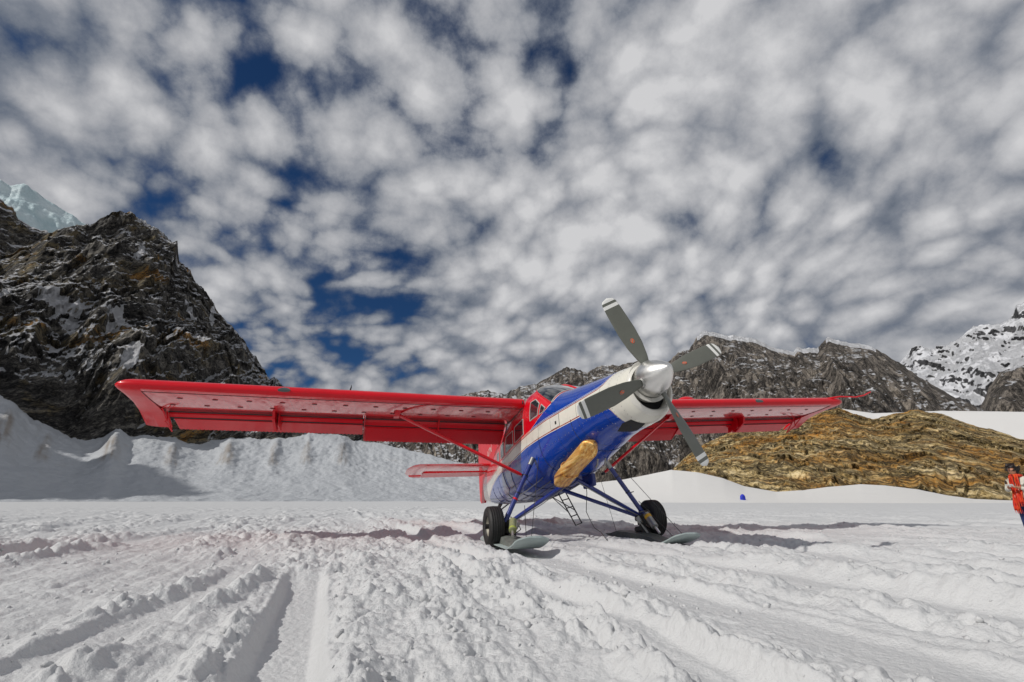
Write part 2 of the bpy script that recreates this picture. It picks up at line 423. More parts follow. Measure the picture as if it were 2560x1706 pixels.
def rock_mat(name, base, patches, ang, sc_, snow_lo, snow_hi, gm=25, sf=5, gst=(1, 1, 1.8), snow_col=(0.78, 0.79, 0.82), stretch=(1, 1, 5), bumpd=4.0, pfreq=0.6, con=1.35):
    """banded rock; snow lies where the true surface faces up"""
    m = pbr(name, (0.1, 0.1, 0.1), 0.85, spec=0.2); t = NT(m.node_tree); b = t.n['Principled BSDF']
    co = t.add('ShaderNodeTexCoord').outputs['Object']
    wv = t.vmath('ADD', co, t.vmath('SCALE', t.vmath('SUBTRACT', t.noise(co, sc_ * 0.5, 3, 0.5, col=True), (0.5, 0.5, 0.5)), None))
    t.n[-1]
    rot = t.mapping(co, rot=ang)
    band = t.noise(t.mapping(rot, scale=stretch), sc_, 12, 0.72, 0.35)
    grain = t.noise(t.mapping(rot, scale=gst), sc_ * gm, 6, 0.7)
    spot = t.noise(t.mapping(rot, loc=(31, 7, 3), scale=(stretch[0], stretch[1], stretch[2] * 0.5)), sc_ * pfreq, 7, 0.65, 0.8)
    crack = t.math('ABSOLUTE', t.math('SUBTRACT', t.noise(t.mapping(rot, loc=(5, 5, 5), scale=(stretch[0], stretch[1], stretch[2] * 0.8)), sc_ * 1.6, 9, 0.7, 0.5), 0.5))
    mixf = t.math('ADD', t.math('MULTIPLY', band, 0.55), t.math('MULTIPLY', grain, 0.45))
    c = t.ramp(t.math('ADD', 0.5, t.math('MULTIPLY', t.math('SUBTRACT', mixf, 0.5), con)), base)
    for lo, hi, col in patches:
        c = t.mix(t.math('MULTIPLY', t.step(spot, lo, hi), t.step(grain, 0.35, 0.6)), c, col)
    c = t.mix(t.math('MULTIPLY', t.step(crack, 0.05, 0.0), 0.75), c, (0.012, 0.012, 0.014))
    nz = t.sep(t.add('ShaderNodeNewGeometry').outputs['Normal'])[2]
    sn = t.math('ADD', nz, t.math('MULTIPLY', t.math('SUBTRACT', t.noise(t.mapping(rot, loc=(9, 2, 4), scale=(1, 1, stretch[2] * 0.6)), sc_ * sf, 9, 0.75), 0.5), 1.1))
    sn = t.math('ADD', sn, t.attr('cap'))
    f = t.step(sn, snow_lo, snow_hi)
    c = t.mix(f, c, snow_col)
    t.put(b.inputs['Base Color'], c)
    hgt = t.math('ADD', t.math('ADD', t.math('MULTIPLY', band, 0.6), t.math('MULTIPLY', grain, 0.35)), t.math('MULTIPLY', t.math('MINIMUM', crack, 0.06), 4.0))
    t.put(b.inputs['Normal'], t.bump(hgt, 1.0, bumpd))
    return m

# ------------------------------------------------------------------ terrain
def ridge(name, mat, crest, base, dc, db, nu, nv, amp, freq, a0=None, a1=None, pw=1.0, jag=0.1, seed=1, back=500, strata=None, cap=None, wcrest=0.35, drop=30.0, rdg=True, zb_fix=None, gully=None, label=None, extra=None, wk=7.0):
    ca = np.array(crest, float); a0 = ca[0, 0] if a0 is None else a0; a1 = ca[-1, 0] if a1 is None else a1
    az = np.linspace(a0, a1, nu)
    ce = np.interp(az, ca[:, 0], ca[:, 1]) + jag * fbm(az * 1.7, az * 0 + seed, oct=5, gain=0.6, seed=seed)
    if zb_fix is None:
        ba = np.array(base, float); be = np.interp(az, ba[:, 0], ba[:, 1])
    DC = np.interp(az, [q[0] for q in dc], [q[1] for q in dc]) if hasattr(dc, '__len__') else np.full(nu, float(dc))
    DB = np.interp(az, [q[0] for q in db], [q[1] for q in db]) if hasattr(db, '__len__') else np.full(nu, float(db))
    zc = CAM_H + DC * np.tan(np.radians(ce))
    zb = np.full(nu, float(zb_fix)) if zb_fix is not None else CAM_H + DB * np.tan(np.radians(be))
    ex, ey = np.sin(np.radians(az)), np.cos(np.radians(az))
    t = np.linspace(0, 1, nv)[:, None]
    D = DB[None] + (DC - DB)[None] * t; Z = zb[None] + (zc - zb)[None] * t ** pw
    X = ex[None] * D; Y = ey[None] * D
    A = az[None] + 0 * t
    arc = np.radians(A) * DC[None]
    if rdg: n = ridged(arc * freq, Z * freq * 0.8, D * freq * 0.5, 8, 0.55, seed)
    else: n = fbm(arc * freq, Z * freq, D * freq, 6, 0.5, seed)
    disp = amp * n
    if extra is not None: disp = disp * sstep(t, .5, .85) + extra(A, t + 0 * A)
    if gully:
        gang, gf, ga = gully
        q = arc * math.cos(gang) + Z * math.sin(gang); r2 = -arc * math.sin(gang) + Z * math.cos(gang)
        q = q + 25 * fbm(arc * freq, Z * freq, oct=3, seed=seed + 5)
        disp = disp + ga * ridged(q * gf, r2 * gf * 0.22, oct=6, gain=0.55, seed=seed + 9)
    if strata:
        sang, sh, sa = strata
        q = -arc * math.sin(sang) + Z * math.cos(sang) + sh * 2.5 * fbm(arc * freq * 1.5, Z * freq * 1.5, oct=4, seed=seed + 7)
        fr = q / sh - np.floor(q / sh); lay = _hash(np.floor(q / sh).astype(np.int64), 0 * np.floor(q).astype(np.int64), 0 * np.floor(q).astype(np.int64), seed)
        disp = disp + sa * (lay + 0.3) * (1 - fr) * (0.6 + 0.8 * np.abs(fbm(arc * freq * 2, Z * freq * 2, oct=3, seed=seed + 2)))
    wgt = np.minimum(1, (1 - t) * wk + wcrest) * np.minimum(1, t * 12 + 0.25)
    disp = disp * wgt
    X = X - ex[None] * disp * 0.8; Y = Y - ey[None] * disp * 0.8; Z = Z + disp * 0.35
    Z[-1] = np.maximum(Z[-1], zc - amp * 0.3)
    cp = np.zeros_like(Z)
    if cap: cp = cap(A, t + 0 * A)
    # back side and skirt in front of the foot
    rows = [(X, Y, Z, cp)]
    fx = ex * (DB - drop * 0.6); fy = ey * (DB - drop * 0.6)
    front = (fx[None], fy[None], (zb - drop)[None], np.zeros((1, nu)))
    bk = []
    for k in range(1, 9):
        s = k / 8.0
        d = DC + back * s; zz = zc * (1 - s) ** 1.3 - 2 * s + amp * 0.5 * fbm(arc[-1] * freq, arc[-1] * 0 + s * 5, oct=4, seed=seed + 3) * (1 - s)
        bk.append(((ex * d)[None], (ey * d)[None], zz[None], np.full((1, nu), 0.3)))
    allr = [front] + rows + bk
    X = np.concatenate([q[0] for q in allr]); Y = np.concatenate([q[1] for q in allr]); Z = np.concatenate([q[2] for q in allr]); cp = np.concatenate([q[3] for q in allr])
    o = grid_obj(name, X, Y, Z, mat, {'cap': cp.ravel()})
    setp(o, label, None, None, 'structure')
    return o

def grid_obj(name, X, Y, Z, mat, attrs=None, wrap=False):
    nr, nc = X.shape
    co = np.stack([X, Y, Z], -1).reshape(-1, 3).astype(np.float32)
    idx = np.arange(nr * nc).reshape(nr, nc)
    if wrap: idx = np.concatenate([idx, idx[:, :1]], 1)
    # rows go away from the viewer, columns left to right: this order faces the viewer / up
    q = np.stack([idx[:-1, :-1], idx[:-1, 1:], idx[1:, 1:], idx[1:, :-1]], -1).reshape(-1, 4)
    me = bpy.data.meshes.new(name)
    me.vertices.add(len(co)); me.vertices.foreach_set('co', co.ravel())
    me.loops.add(q.size); me.loops.foreach_set('vertex_index', q.ravel().astype(np.int32))
    me.polygons.add(len(q)); me.polygons.foreach_set('loop_start', (np.arange(len(q)) * 4).astype(np.int32))
    me.polygons.foreach_set('use_smooth', np.ones(len(q), dtype=bool))
    me.update(calc_edges=True); me.validate()
    me.materials.append(mat)
    if attrs:
        for k, vals in attrs.items():
            a = me.attributes.new(k, 'FLOAT', 'POINT'); a.data.foreach_set('value', np.asarray(vals, dtype=np.float32))
    o = bpy.data.objects.new(name, me); COL.objects.link(o)
    return o

# ---- ground sheet
TA = 0.342    # bearing of the ski tracks (turned left of the view axis)
def ground_h(X, Y, fine=True):
    s = X * math.cos(TA) + Y * math.sin(TA); l = -X * math.sin(TA) + Y * math.cos(TA)
    r = np.hypot(X, Y)
    sw = s + 0.35 * fbm(s * 0.3, l * 0.16, oct=3, seed=3)
    h = 0.05 * fbm(X * 0.22, Y * 0.22, oct=3, seed=5)
    # old tracks: ridges and grooves drawn out along the taxi direction
    rr = ridged(sw * 1.05 + 3, l * 0.05, oct=4, gain=0.55, seed=8)
    right = sstep(s, 0.3, 1.6)
    h = h + (0.025 + 0.04 * right) * rr
    h = h + 0.040 * fbm(sw * 3.2, l * 0.32, oct=4, gain=0.6, seed=12)
    mask = sstep(fbm(sw * 1.1, l * 0.16, oct=3, seed=21), -0.15, 0.35)
    left = 1 - sstep(s, -1.0, 0.8)
    berm_m = 0 * s; floor_ = 0 * s
    for (c, wd, dp, cur, bh, l0, l1) in [(-0.17, 0.17, 0.10, 0.0, 0.055, -9, 6.2), (-1.45, 0.16, 0.03, 0.012, 0.05, 1.0, 7.0), (1.72, 0.20, 0.05, 0.0, 0.06, -9, 60), (2.9, 0.30, 0.05, 0.002, 0.06, -9, 60), (4.6, 0.3, 0.05, 0.0, 0.06, -9, 60), (6.6, 0.3, 0.05, 0.0, 0.06, -9, 60), (8.6, 0.3, 0.05, 0.0, 0.06, -9, 60), (-4.5, 0.3, 0.04, 0.006, 0.05, 4, 60)]:
        e = np.abs(s - c - cur * l * l - (0.03 if c == -0.17 else 0.30) * fbm(l * 0.22 + c * 7, s * 0 + c, oct=3, seed=29))
        on = sstep(l, l0, l0 + 1) * (1 - sstep(l, l1 - 1.0, l1 + 0.4))
        flat = (1 - sstep(e, wd * 0.75, wd * 1.35)) * on
        if c != -0.17: flat = flat * sstep(fbm(l * 0.5 + 3, s * 0 + c * 5, oct=2, seed=36), -0.5, 0.1)
        h = h * (1 - 0.8 * flat) - dp * 0.8 * flat
        bm_ = np.exp(-((e - wd * 1.9) / (wd * 0.6)) ** 2) * on * sstep(fbm(l * 0.8, s * 0 + c * 3, oct=2, seed=35), -0.5, 0.3)
        h = h + bm_ * bh * (0.35 + 0.5 * vnoise(l * 1.6, s * 0 + c, seed=31))
        floor_ = np.maximum(floor_, flat * (1.0 if c == -0.17 else 0.6)); berm_m = np.maximum(berm_m, bm_); mask = mask * (1 - flat) * (1 - flat)
    def billow(x, y, oct, gain, seed):
        r_ = 0; a_ = 1.0; t_ = 0
        for o_ in range(oct):
            r_ = r_ + a_ * np.abs(vnoise(x, y, 0.0, seed + o_ * 13)) ** 0.8; t_ += a_; a_ *= gain
            x, y = (x * .8 - y * .6) * 2.1 + 3.3, (x * .6 + y * .8) * 2.1 + 7.7
        return r_ / t_
    wx = s + 0.12 * fbm(s * 1.3, l * 1.3, oct=2, seed=44); wl = l + 0.12 * fbm(s * 1.3 + 9, l * 1.3, oct=2, seed=45)
    amt = np.clip(0.35 + mask * 0.8 + berm_m * 0.4, 0, 1.2) * (1 - 0.9 * floor_)
    h = h + amt * (0.14 * left + 0.10) * (billow(wx * 2.0, wl * 1.3, 5, 0.55, 201) - 0.25)
    h = h + amt * (0.06 + 0.10 * right) * (billow(wx * 2.6 + 40, wl * (0.75), 4, 0.5, 231) - 0.25)
    lump = np.clip(mask * 0.8 + berm_m * 0.8 + 0.16, 0, 1.1) * (1 - 0.1 * right) * (1 - 0.9 * floor_)
    flatn = 0
    jx = X + 0.05 * fbm(X * 5, Y * 5, oct=2, seed=41); jy = Y + 0.05 * fbm(X * 5 + 9, Y * 5, oct=2, seed=42)
    for scl, am, sd_ in ((4.6, 0.034, 51), (9.5, 0.026, 61), (17.0, 0.014, 71)):
        d, vv = cells(jx * scl, jy * scl, sd_)
        h = h + lump * am * np.clip(1 - d * d * 1.9, -0.2, 1) * (0.3 + 1.1 * vv)
    h = h + lump * 0.022 * fbm(X * 9, Y * 9, oct=4, gain=0.55, seed=81) + 0.004 * fbm(X * 30, Y * 30, oct=2, seed=82)
    # fade relief far away so the sheet lies flat to the skyline
    amp = 1 / (1 + (r / 55.0) ** 2)
    h = h * amp
    # settle under the aeroplane
    ax, ay = X - 1.29, Y - 10.29
    under = np.exp(-((ax) ** 2 + (ay) ** 2) / 9.0)
    h = h * (1 - 0.45 * under) - 0.02 * under
    # the skis have pressed the snow flat; it heaps up a little along their edges
    px_, py_ = math.sin(0.26886), -math.cos(0.26886)
    al_ = ax * px_ + ay * py_; st_ = -ax * math.cos(0.26886) - ay * math.sin(0.26886)
    for c0, lo, hi in ((1.48, -1.4, 2.3), (-1.40, -1.5, 2.0)):
        d_ = np.maximum(np.abs(st_ - c0) - .27, 0); e_ = np.maximum(np.maximum(lo - al_, al_ - hi), 0)
        q_ = np.hypot(d_, e_)
        k_ = np.exp(-(q_ / .16) ** 2)
        lvl = -.030 - c0 * .034
        h = h * (1 - k_) + (lvl - .012) * k_ + .022 * np.exp(-((q_ - .20) / .09) ** 2) * (0.6 + 1.2 * np.abs(fbm(X * 6, Y * 6, oct=3, seed=119)))
    for c0 in (1.708, -1.708):
        q_ = np.hypot((st_ - c0) / .22, al_ / .34); k_ = np.exp(-q_ ** 2); h = h * (1 - k_) + (-.03 - c0 * .034) * k_
    return h
def ground():
    k = 860
    r = np.concatenate([[0.0, 0.5, 1.0, 1.5], np.geomspace(2.0, 330, k), [450, 700, 1200, 2500, 6000, 12000]])
    az = np.concatenate([np.linspace(-56, 56, 900), np.linspace(60, 300, 61)])
    A, Rr = np.meshgrid(np.radians(az), r)
    X = np.sin(A) * Rr; Y = np.cos(A) * Rr
    Z = ground_h(X, Y) * sstep(Rr, 0.0, 1.0)
    Z = Z - 3.0 * sstep(Rr, 330, 460)
    o = grid_obj('ground', X, Y, Z, M['snow'], wrap=True)
    setp(o, 'rutted wind-packed snow covering the glacier landing strip', None, None, 'structure')
ground()
def clods():
    rng = np.random.RandomState(5); n = 2600
    r = 2.2 * np.exp(rng.rand(n) * np.log(20 / 2.2)); a = np.radians(rng.uniform(-54, 54, n))
    X = np.sin(a) * r; Y = np.cos(a) * r
    keep = fbm(X * .9, Y * .9, oct=3, seed=301) + .35 * rng.rand(n) > .12
    sk_ = X * math.cos(TA) + Y * math.sin(TA); keep &= np.abs(sk_ + .17) > .24
    X, Y = X[keep], Y[keep]; Z = ground_h(X, Y); sz = .007 + .026 * rng.rand(len(X)) ** 4
    bm = bmesh.new(); bmesh.ops.create_icosphere(bm, subdivisions=1, radius=1.0)
    bv = np.array([q.co[:] for q in bm.verts]); bf = [[q.index for q in f.verts] for f in bm.faces]; bm.free()
    vs, fs = [], []
    for i in range(len(X)):
        sc_ = sz[i] * rng.uniform(.6, 1.2, 3); v = bv * sc_ * (1 + .25 * rng.randn(len(bv), 1)); c, q = math.cos(i), math.sin(i)
        v = np.stack([v[:, 0] * c - v[:, 1] * q, v[:, 0] * q + v[:, 1] * c, v[:, 2]], -1) + (X[i], Y[i], Z[i] + sz[i] * .2)
        b = len(vs) * len(bv); vs.append(v); fs += [tuple(b + k for k in f) for f in bf]
    o = mk('snow_clods', np.concatenate(vs), fs, M['snow'], None, True, recalc=False)
    setp(o, 'small broken clods of snow scattered over the rutted ground', None, None, 'stuff')
clods()

L_CREST = [(-60, 13), (-51.42, 17.19), (-49.75, 18.69), (-48.44, 20.08), (-47.47, 21.31), (-45.83, 22.63), (-44.71, 23.37), (-43.99, 24.29), (-42.37, 25.12), (-41.19, 25.1), (-39.96, 24.98), (-39.06, 24.39), (-38.04, 23.64), (-37.53, 22.37), (-36.57, 21.55), (-35.57, 20.53), (-33.95, 18.88), (-32.58, 17.68), (-31.03, 16.46), (-29.56, 14.81), (-27.92, 13.13), (-27.03, 11.9), (-25.51, 11.1), (-22.58, 9.41), (-18.63, 7.5), (-16.06, 6.81)]
L_BASE = [(-60, 12), (-49.55, 9.86), (-47.33, 8.97), (-45.97, 7.7), (-44.65, 6.68), (-43.43, 6.21), (-42.23, 6.02), (-41.09, 5.2), (-39.83, 6.25), (-38.59, 6.52), (-37.82, 5.93), (-36.55, 6.37), (-34.33, 5.86), (-32.48, 5.38), (-29.82, 6.16), (-24.89, 6.62), (-20.31, 7.33), (-18.6, 7.05)]
L_SNOW = [(-75, 12), (-50.33, 10.37), (-47.3, 8.85), (-46.01, 7.89), (-44.65, 6.73), (-42.91, 5.73), (-41.07, 5.2), (-39.93, 5.65), (-38.96, 6.52), (-37.79, 5.82), (-35.86, 6.15), (-32.48, 5.43), (-29.84, 6.18), (-25.45, 6.64), (-20.31, 7.33), (-18.6, 7.05), (-16.16, 6.18), (-12.83, 5.61), (-9.88, 5.0), (-5.98, 4.02), (-3.22, 3.59), (0.92, 2.63), (5.45, 1.61), (9.04, 1.5), (13, 1.0)]
R_SNOW = [(2, 1.0), (5.45, 1.55), (9.04, 1.81), (12.58, 2.18), (14.34, 2.5), (17.7, 3.13), (20.34, 2.84), (22.69, 2.22), (24.76, 1.35), (27.53, 0.78), (29.96, 0.91), (32.05, 1.19), (34.69, 1.4), (36.51, 1.27), (38.77, 0.89), (40.83, 0.34), (42.31, 0.08), (44.7, -0.05), (60, -0.2)]
GOLD = [(13.5, 1.0), (16.89, 2.51), (17.78, 3.05), (19.24, 4.37), (20.93, 5.46), (22.46, 6.12), (23.81, 6.69), (28.95, 7.45), (32.27, 8.14), (34.29, 8.43), (35.23, 7.87), (36.8, 7.27), (38.33, 7.49), (40.17, 7.66), (41.76, 7.13), (43.18, 6.25), (45.02, 5.4), (46.27, 4.52), (50.6, 1.95), (56, 0.5)]
PLAT = [(27, 6.0), (30.73, 7.32), (34.56, 8.48), (36.9, 7.82), (38.99, 7.68), (41.84, 7.5), (46.81, 6.8), (51.67, 6.17), (62, 4)]
R1 = [(-24, 4.5), (-18.1, 6.33), (-13.02, 8.28), (-8.56, 10.7), (-4.82, 12.09), (-2.46, 12.3), (-1.01, 11.84), (0.82, 12.78), (2.91, 13.05), (4.92, 14.15), (6.7, 15.09), (7.85, 14.73), (9.12, 14.21), (10.06, 14.88), (10.98, 15.16), (12.9, 14.97), (16.32, 15.38), (18.63, 14.97), (19.8, 15.86), (20.97, 16.11), (22.05, 17.47), (22.82, 18.04), (23.87, 17.78), (25.63, 17.1), (27.56, 16.58), (29.31, 15.43), (31.36, 14.54), (31.72, 14.9), (33.45, 14.63), (34.61, 15.53), (35.88, 14.78), (37.78, 14.2), (38.64, 13.27), (39.89, 12.03), (40.61, 10.95), (41.74, 9.72), (43.1, 8.25), (44.45, 7.29), (45.75, 6.28), (50, 5)]
R2 = [(34, 8), (37.95, 10.45), (39.91, 12.1), (40.47, 12.49), (40.9, 13.16), (42.38, 12.65), (43.5, 12.57), (44.7, 13.42), (45.49, 14.09), (46.27, 14.22), (47.22, 13.88), (48.06, 14.51), (48.41, 15.16), (48.86, 15.24), (50.92, 16.04), (52.77, 14.16), (58, 11)]
R3 = [(42.5, 5.5), (43.92, 6.82), (44.73, 8.07), (45.22, 9.01), (46.1, 10.02), (46.92, 10.24), (47.64, 10.27), (50.81, 10.58), (53.3, 8.83), (60, 8)]
OUTC = [(-62, 20), (-53.62, 23.33), (-52.08, 23.33), (-51.01, 23.36), (-50.26, 23.08), (-49.63, 22.42), (-48.61, 22.06), (-47.75, 21.92), (-46.64, 21.37), (-44, 19)]
ICE = [(-64, 20), (-53.98, 22.86), (-52.34, 24.25), (-51.44, 24.91), (-50.72, 24.72), (-50.06, 25.25), (-49.16, 24.96), (-47.77, 24.29), (-46.4, 23.88), (-45.39, 23.45), (-44.67, 23.22), (-43.41, 22.49), (-38, 18)]

rm_left = rock_mat('dark_banded_rock', [(0.34, (0.015, 0.015, 0.017)), (0.46, (0.09, 0.087, 0.083)), (0.55, (0.25, 0.235, 0.21)), (0.68, (0.52, 0.48, 0.41))],
                   [(0.50, 0.58, (0.30, 0.24, 0.13)), (0.585, 0.64, (0.62, 0.32, 0.08))], (R(10), R(42), 0), 0.012, 0.62, 0.74, stretch=(1, 1, 5), bumpd=16, gst=(1, 1, 3))
rm_right = rock_mat('grey_brown_rock', [(0.33, (0.03, 0.027, 0.026)), (0.45, (0.13, 0.115, 0.10)), (0.55, (0.28, 0.245, 0.21)), (0.68, (0.48, 0.42, 0.34))],
                    [(0.62, 0.75, (0.17, 0.10, 0.075))], (0, R(-18), 0), 0.006, 0.84, 0.98, stretch=(4, 1.5, 1), bumpd=26, gst=(2.2, 1, .8), sf=4)
rm_gold = rock_mat('ochre_rock', [(0.28, (0.03, 0.024, 0.013)), (0.40, (0.19, 0.135, 0.055)), (0.52, (0.46, 0.34, 0.15)), (0.68, (0.82, 0.66, 0.38))],
                   [(0.46, 0.58, (0.52, 0.26, 0.055)), (0.60, 0.68, (0.68, 0.27, 0.03))], (R(0), R(-24), 0), 0.030, 1.9, 2.2, stretch=(1, 1, 5), bumpd=3.0, con=2.3, gm=14, gst=(1.5, 1, 1))
rm_snowy = rock_mat('snowy_rock', [(0.3, (0.03, 0.03, 0.034)), (0.5, (0.09, 0.09, 0.095)), (0.7, (0.18, 0.18, 0.18))], [], (R(20), R(30), 0), 0.0024, 0.34, 0.44, stretch=(1, 1, 2), bumpd=45, sf=2.2)

def l_caps(a, t):
    c = 0.6 * sstep(t, .97, .985) * np.exp(-((a + 41.8) / 2.2) ** 4)
    for (ac, tc, wa, wt, k_) in ((-45.9, .33, 1.3, .045, 1.0), (-44.2, .30, .45, .05, .8), (-48.6, .38, .5, .03, .8), (-41.3, .30, .7, .04, .7), (-39.5, .13, .6, .045, 1.1), (-33.6, .80, .28, .10, .8), (-30.2, .82, .22, .10, .8), (-40.9, .62, .4, .05, .5), (-35.6, .60, .7, .02, .6), (-43.5, .86, 1.6, .02, .5), (-37.6, .88, .3, .04, .6), (-27.2, .93, .5, .05, .8)):
        q = np.exp(-(((a - ac) / wa) ** 2 + ((t - tc) / wt) ** 2)); c = np.maximum(c, k_ * sstep(q * (1 + .7 * fbm(a * 3, t * 30, oct=4, seed=93)), .25, .45))
    return c + .12 * fbm(a * .4, t * 3, oct=3, seed=97)
ridge('mountain', rm_left, L_CREST, L_BASE, 1050, 560, 560, 330, 34, 0.010, jag=0.35, seed=11, back=500, strata=(0.75, 22, 12), gully=(-0.80, 0.012, 42),
      cap=l_caps, wcrest=.25, label='steep dark rock peak rising on the left with snow caught on its ledges')
ridge('rock_outcrop', rm_left, OUTC, [(-62, 12), (-44, 12)], 1500, 1300, 160, 90, 26, 0.012, jag=0.3, seed=17, back=300, strata=(0.5, 20, 10), label='snow-dusted dark rock rib at the far left below the ice face')
ridge('ice_face', M['ice'], ICE, [(-64, 8), (-38, 8)], 2600, 2000, 260, 120, 60, 0.004, jag=0.12, seed=23, back=800, label='pale blue-green ice face behind the left peak')
CONES = [(-46.3, 1.1, 7), (-43.5, .8, 4), (-39.2, 1.3, 12), (-34.5, 1.0, 7), (-29.9, 1.2, 10), (-25.7, .9, 7), (-22.6, .9, 6), (-19.0, 1.1, 6)]
def cone_h(a, t):
    r = 0 * a
    for c, w_, h_ in CONES:
        ww = w_ * (.35 + 3.2 * (1 - t)); r = np.maximum(r, h_ * .75 * np.clip(1 - np.abs(a - c) / ww, 0, 1) ** 1.1 * sstep(t, .45, .88) * (1 - .85 * sstep(t, .84, 1.0)))
    return r + 5.0 * fbm(a * .45, t * 9.0, oct=7, gain=.62, seed=77) * (1 - .5 * sstep(t, .9, 1)) + 2.0 * np.abs(fbm(a * 1.6, t * 30.0, oct=4, gain=.6, seed=79)) * sstep(t, .35, .8)
def cone_d(a, t):
    r = 0 * a
    for c, w_, h_ in CONES:
        ww = w_ * (.25 + 2.3 * (1 - t)); r = np.maximum(r, np.clip(1.3 - np.abs(a - c) / ww, 0, 1) * sstep(t, .62, .76) * (1 - sstep(t, .86, .97)))
    return r * (.55 + .45 * fbm(a * 6, t * 14, oct=4, seed=88))
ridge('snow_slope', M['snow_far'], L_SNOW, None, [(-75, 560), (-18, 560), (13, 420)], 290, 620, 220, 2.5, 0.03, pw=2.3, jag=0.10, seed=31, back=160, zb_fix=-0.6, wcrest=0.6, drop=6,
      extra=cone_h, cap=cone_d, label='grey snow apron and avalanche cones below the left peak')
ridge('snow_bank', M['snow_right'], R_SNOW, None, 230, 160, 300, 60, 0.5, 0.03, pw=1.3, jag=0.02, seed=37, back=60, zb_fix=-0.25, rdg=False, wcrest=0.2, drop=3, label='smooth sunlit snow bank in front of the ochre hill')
ridge('rocky_hill', rm_gold, GOLD, None, 560, 250, 620, 260, 9, 0.03, pw=0.95, jag=0.12, seed=41, back=200, zb_fix=-2, strata=(-0.45, 7, 4.0), label='low ochre and brown rocky hill on the right')
ridge('snow_plateau', M['snow_right'], PLAT, [(27, 3), (62, 3)], 1000, 700, 200, 40, 3, 0.006, jag=0.02, seed=43, back=500, rdg=False, label='smooth snow plateau showing above the ochre hill')
ridge('rock_ridge', rm_right, R1, [(-24, 1.2), (50, 1.2)], 2300, 1450, 820, 280, 55, 0.0045, jag=0.22, seed=53, back=900, gully=(0.35, 0.0055, 95), strata=(-0.5, 60, 10),
      cap=lambda a, t: 1.6 * sstep(t, 0.935, 0.955) * (((a > 22.0) & (a < 33.6)) | ((a > 34.4) & (a < 38.2))), wcrest=.04, wk=2.2, label='long grey-brown rock ridge with white cornices along its crest')
ridge('snowy_peak', rm_snowy, R2, [(34, 4), (58, 4)], 5200, 3600, 380, 220, 210, 0.0016, jag=0.25, seed=61, back=1500, gully=(0.9, 0.002, 150), label='high snow-covered peak at the right edge of the picture')
ridge('rock_spur', rm_right, R3, [(42, 3), (60, 3)], 2900, 2350, 220, 110, 60, 0.004, jag=0.15, seed=67, back=500, gully=(0.9, 0.005, 40), label='dark rock spur below the snowy peak at far right')
# the valley wall on the left, outside the picture, whose shade lies on the snow apron
ridge('valley_wall', rm_left, [(-104, 8), (-98, 18), (-88, 27), (-76, 29), (-66, 24), (-60, 12)], [(-104, 2), (-60, 2)], 600, 430, 160, 80, 25, 0.01, jag=0.6, seed=71, back=250, label='dark rock valley wall beyond the left edge of the picture')

# ------------------------------------------------------------------ aeroplane
PSI, AL, BE = 0.26886, 0.13068, -0.03407
AXZ = 0.36775                       # axle height over the snow
fwd = Vector((math.sin(PSI), -math.cos(PSI), 0)); stb = Vector((-math.cos(PSI), -math.sin(PSI), 0)); up = Vector((0, 0, 1))
f2 = fwd * math.cos(AL) + up * math.sin(AL); u2 = -fwd * math.sin(AL) + up * math.cos(AL)
s3 = stb * math.cos(BE) + u2 * math.sin(BE); u3 = -stb * math.sin(BE) + u2 * math.cos(BE)
plane = empty('aeroplane')
plane.rotation_euler = Matrix((f2, -s3, u3)).transposed().to_euler()
# body axes: x forward, y to PORT, z up (B() takes y to starboard); the root sits on the snow between the wheels
root_w = Vector((1.2925, 10.2908, AXZ)) - u3 * AXZ
plane.location = root_w
ZO = AXZ
def B(x, y, z): return Vector((x, -y, z + ZO))
setp(plane, 'red, white and blue high-wing ski plane with a four-blade propeller parked on the snow', 'plane')

PROF = [  # x, top, bottom, half width, exponent
    (3.42, 1.99, 1.17, .385, 2.0), (3.36, 2.02, 1.13, .42, 2.0), (3.25, 2.04, 1.11, .445, 2.0), (3.0, 2.09, 1.11, .475, 2.0), (2.6, 2.15, 1.12, .52, 2.05), (2.2, 2.22, 1.10, .56, 2.1),
    (1.7, 2.31, 1.03, .62, 2.2), (1.3, 2.38, .98, .675, 2.3), (1.0, 2.44, .95, .715, 2.45), (.93, 2.46, .945, .725, 2.5), (.75, 2.56, .93, .745, 2.7), (.5, 2.69, .90, .765, 3.0),
    (.25, 2.80, .87, .78, 3.3), (0.05, 2.86, .85, .785, 3.5), (-.4, 2.88, .81, .79, 4.0), (-1.5, 2.84, .75, .79, 4.2), (-2.5, 2.78, .74, .78, 4.0), (-3.3, 2.70, .80, .725, 3.6),
    (-4.2, 2.62, .89, .62, 3.0), (-5.5, 2.52, 1.04, .45, 2.6), (-7.0, 2.44, 1.25, .25, 2.4), (-8.0, 2.38, 1.42, .10, 2.2), (-8.15, 2.36, 1.46, .03, 2.0)]
PX = np.array([q[0] for q in PROF][::-1])
def prof(x):
    return [float(np.interp(x, PX, np.array([q[k] for q in PROF][::-1]))) for k in (1, 2, 3, 4)]
def fpt(x, th, off=0.0):
    """skin point at station x, angle th (0 = starboard, 90 = top)"""
    zt, zb, hw, n = prof(x); c, s = math.cos(th), math.sin(th)
    n2 = n if s > 0 else 2.0 + (n - 2.0) * 0.8
    y = (hw + off) * math.copysign(abs(c) ** (2 / n2), c); z = (zt + zb) / 2 + ((zt - zb) / 2 + off) * math.copysign(abs(s) ** (2 / n2), s)
    return y, z
def fy(x, z):
    """half width of the skin at station x, height z"""
    zt, zb, hw, n = prof(x); zc = (zt + zb) / 2; hh = (zt - zb) / 2
    n2 = n if z > zc else 2.0 + (n - 2.0) * 0.8
    q = min(1.0, abs(z - zc) / hh)
    return hw * max(0.0, 1 - q ** n2) ** (1 / n2)
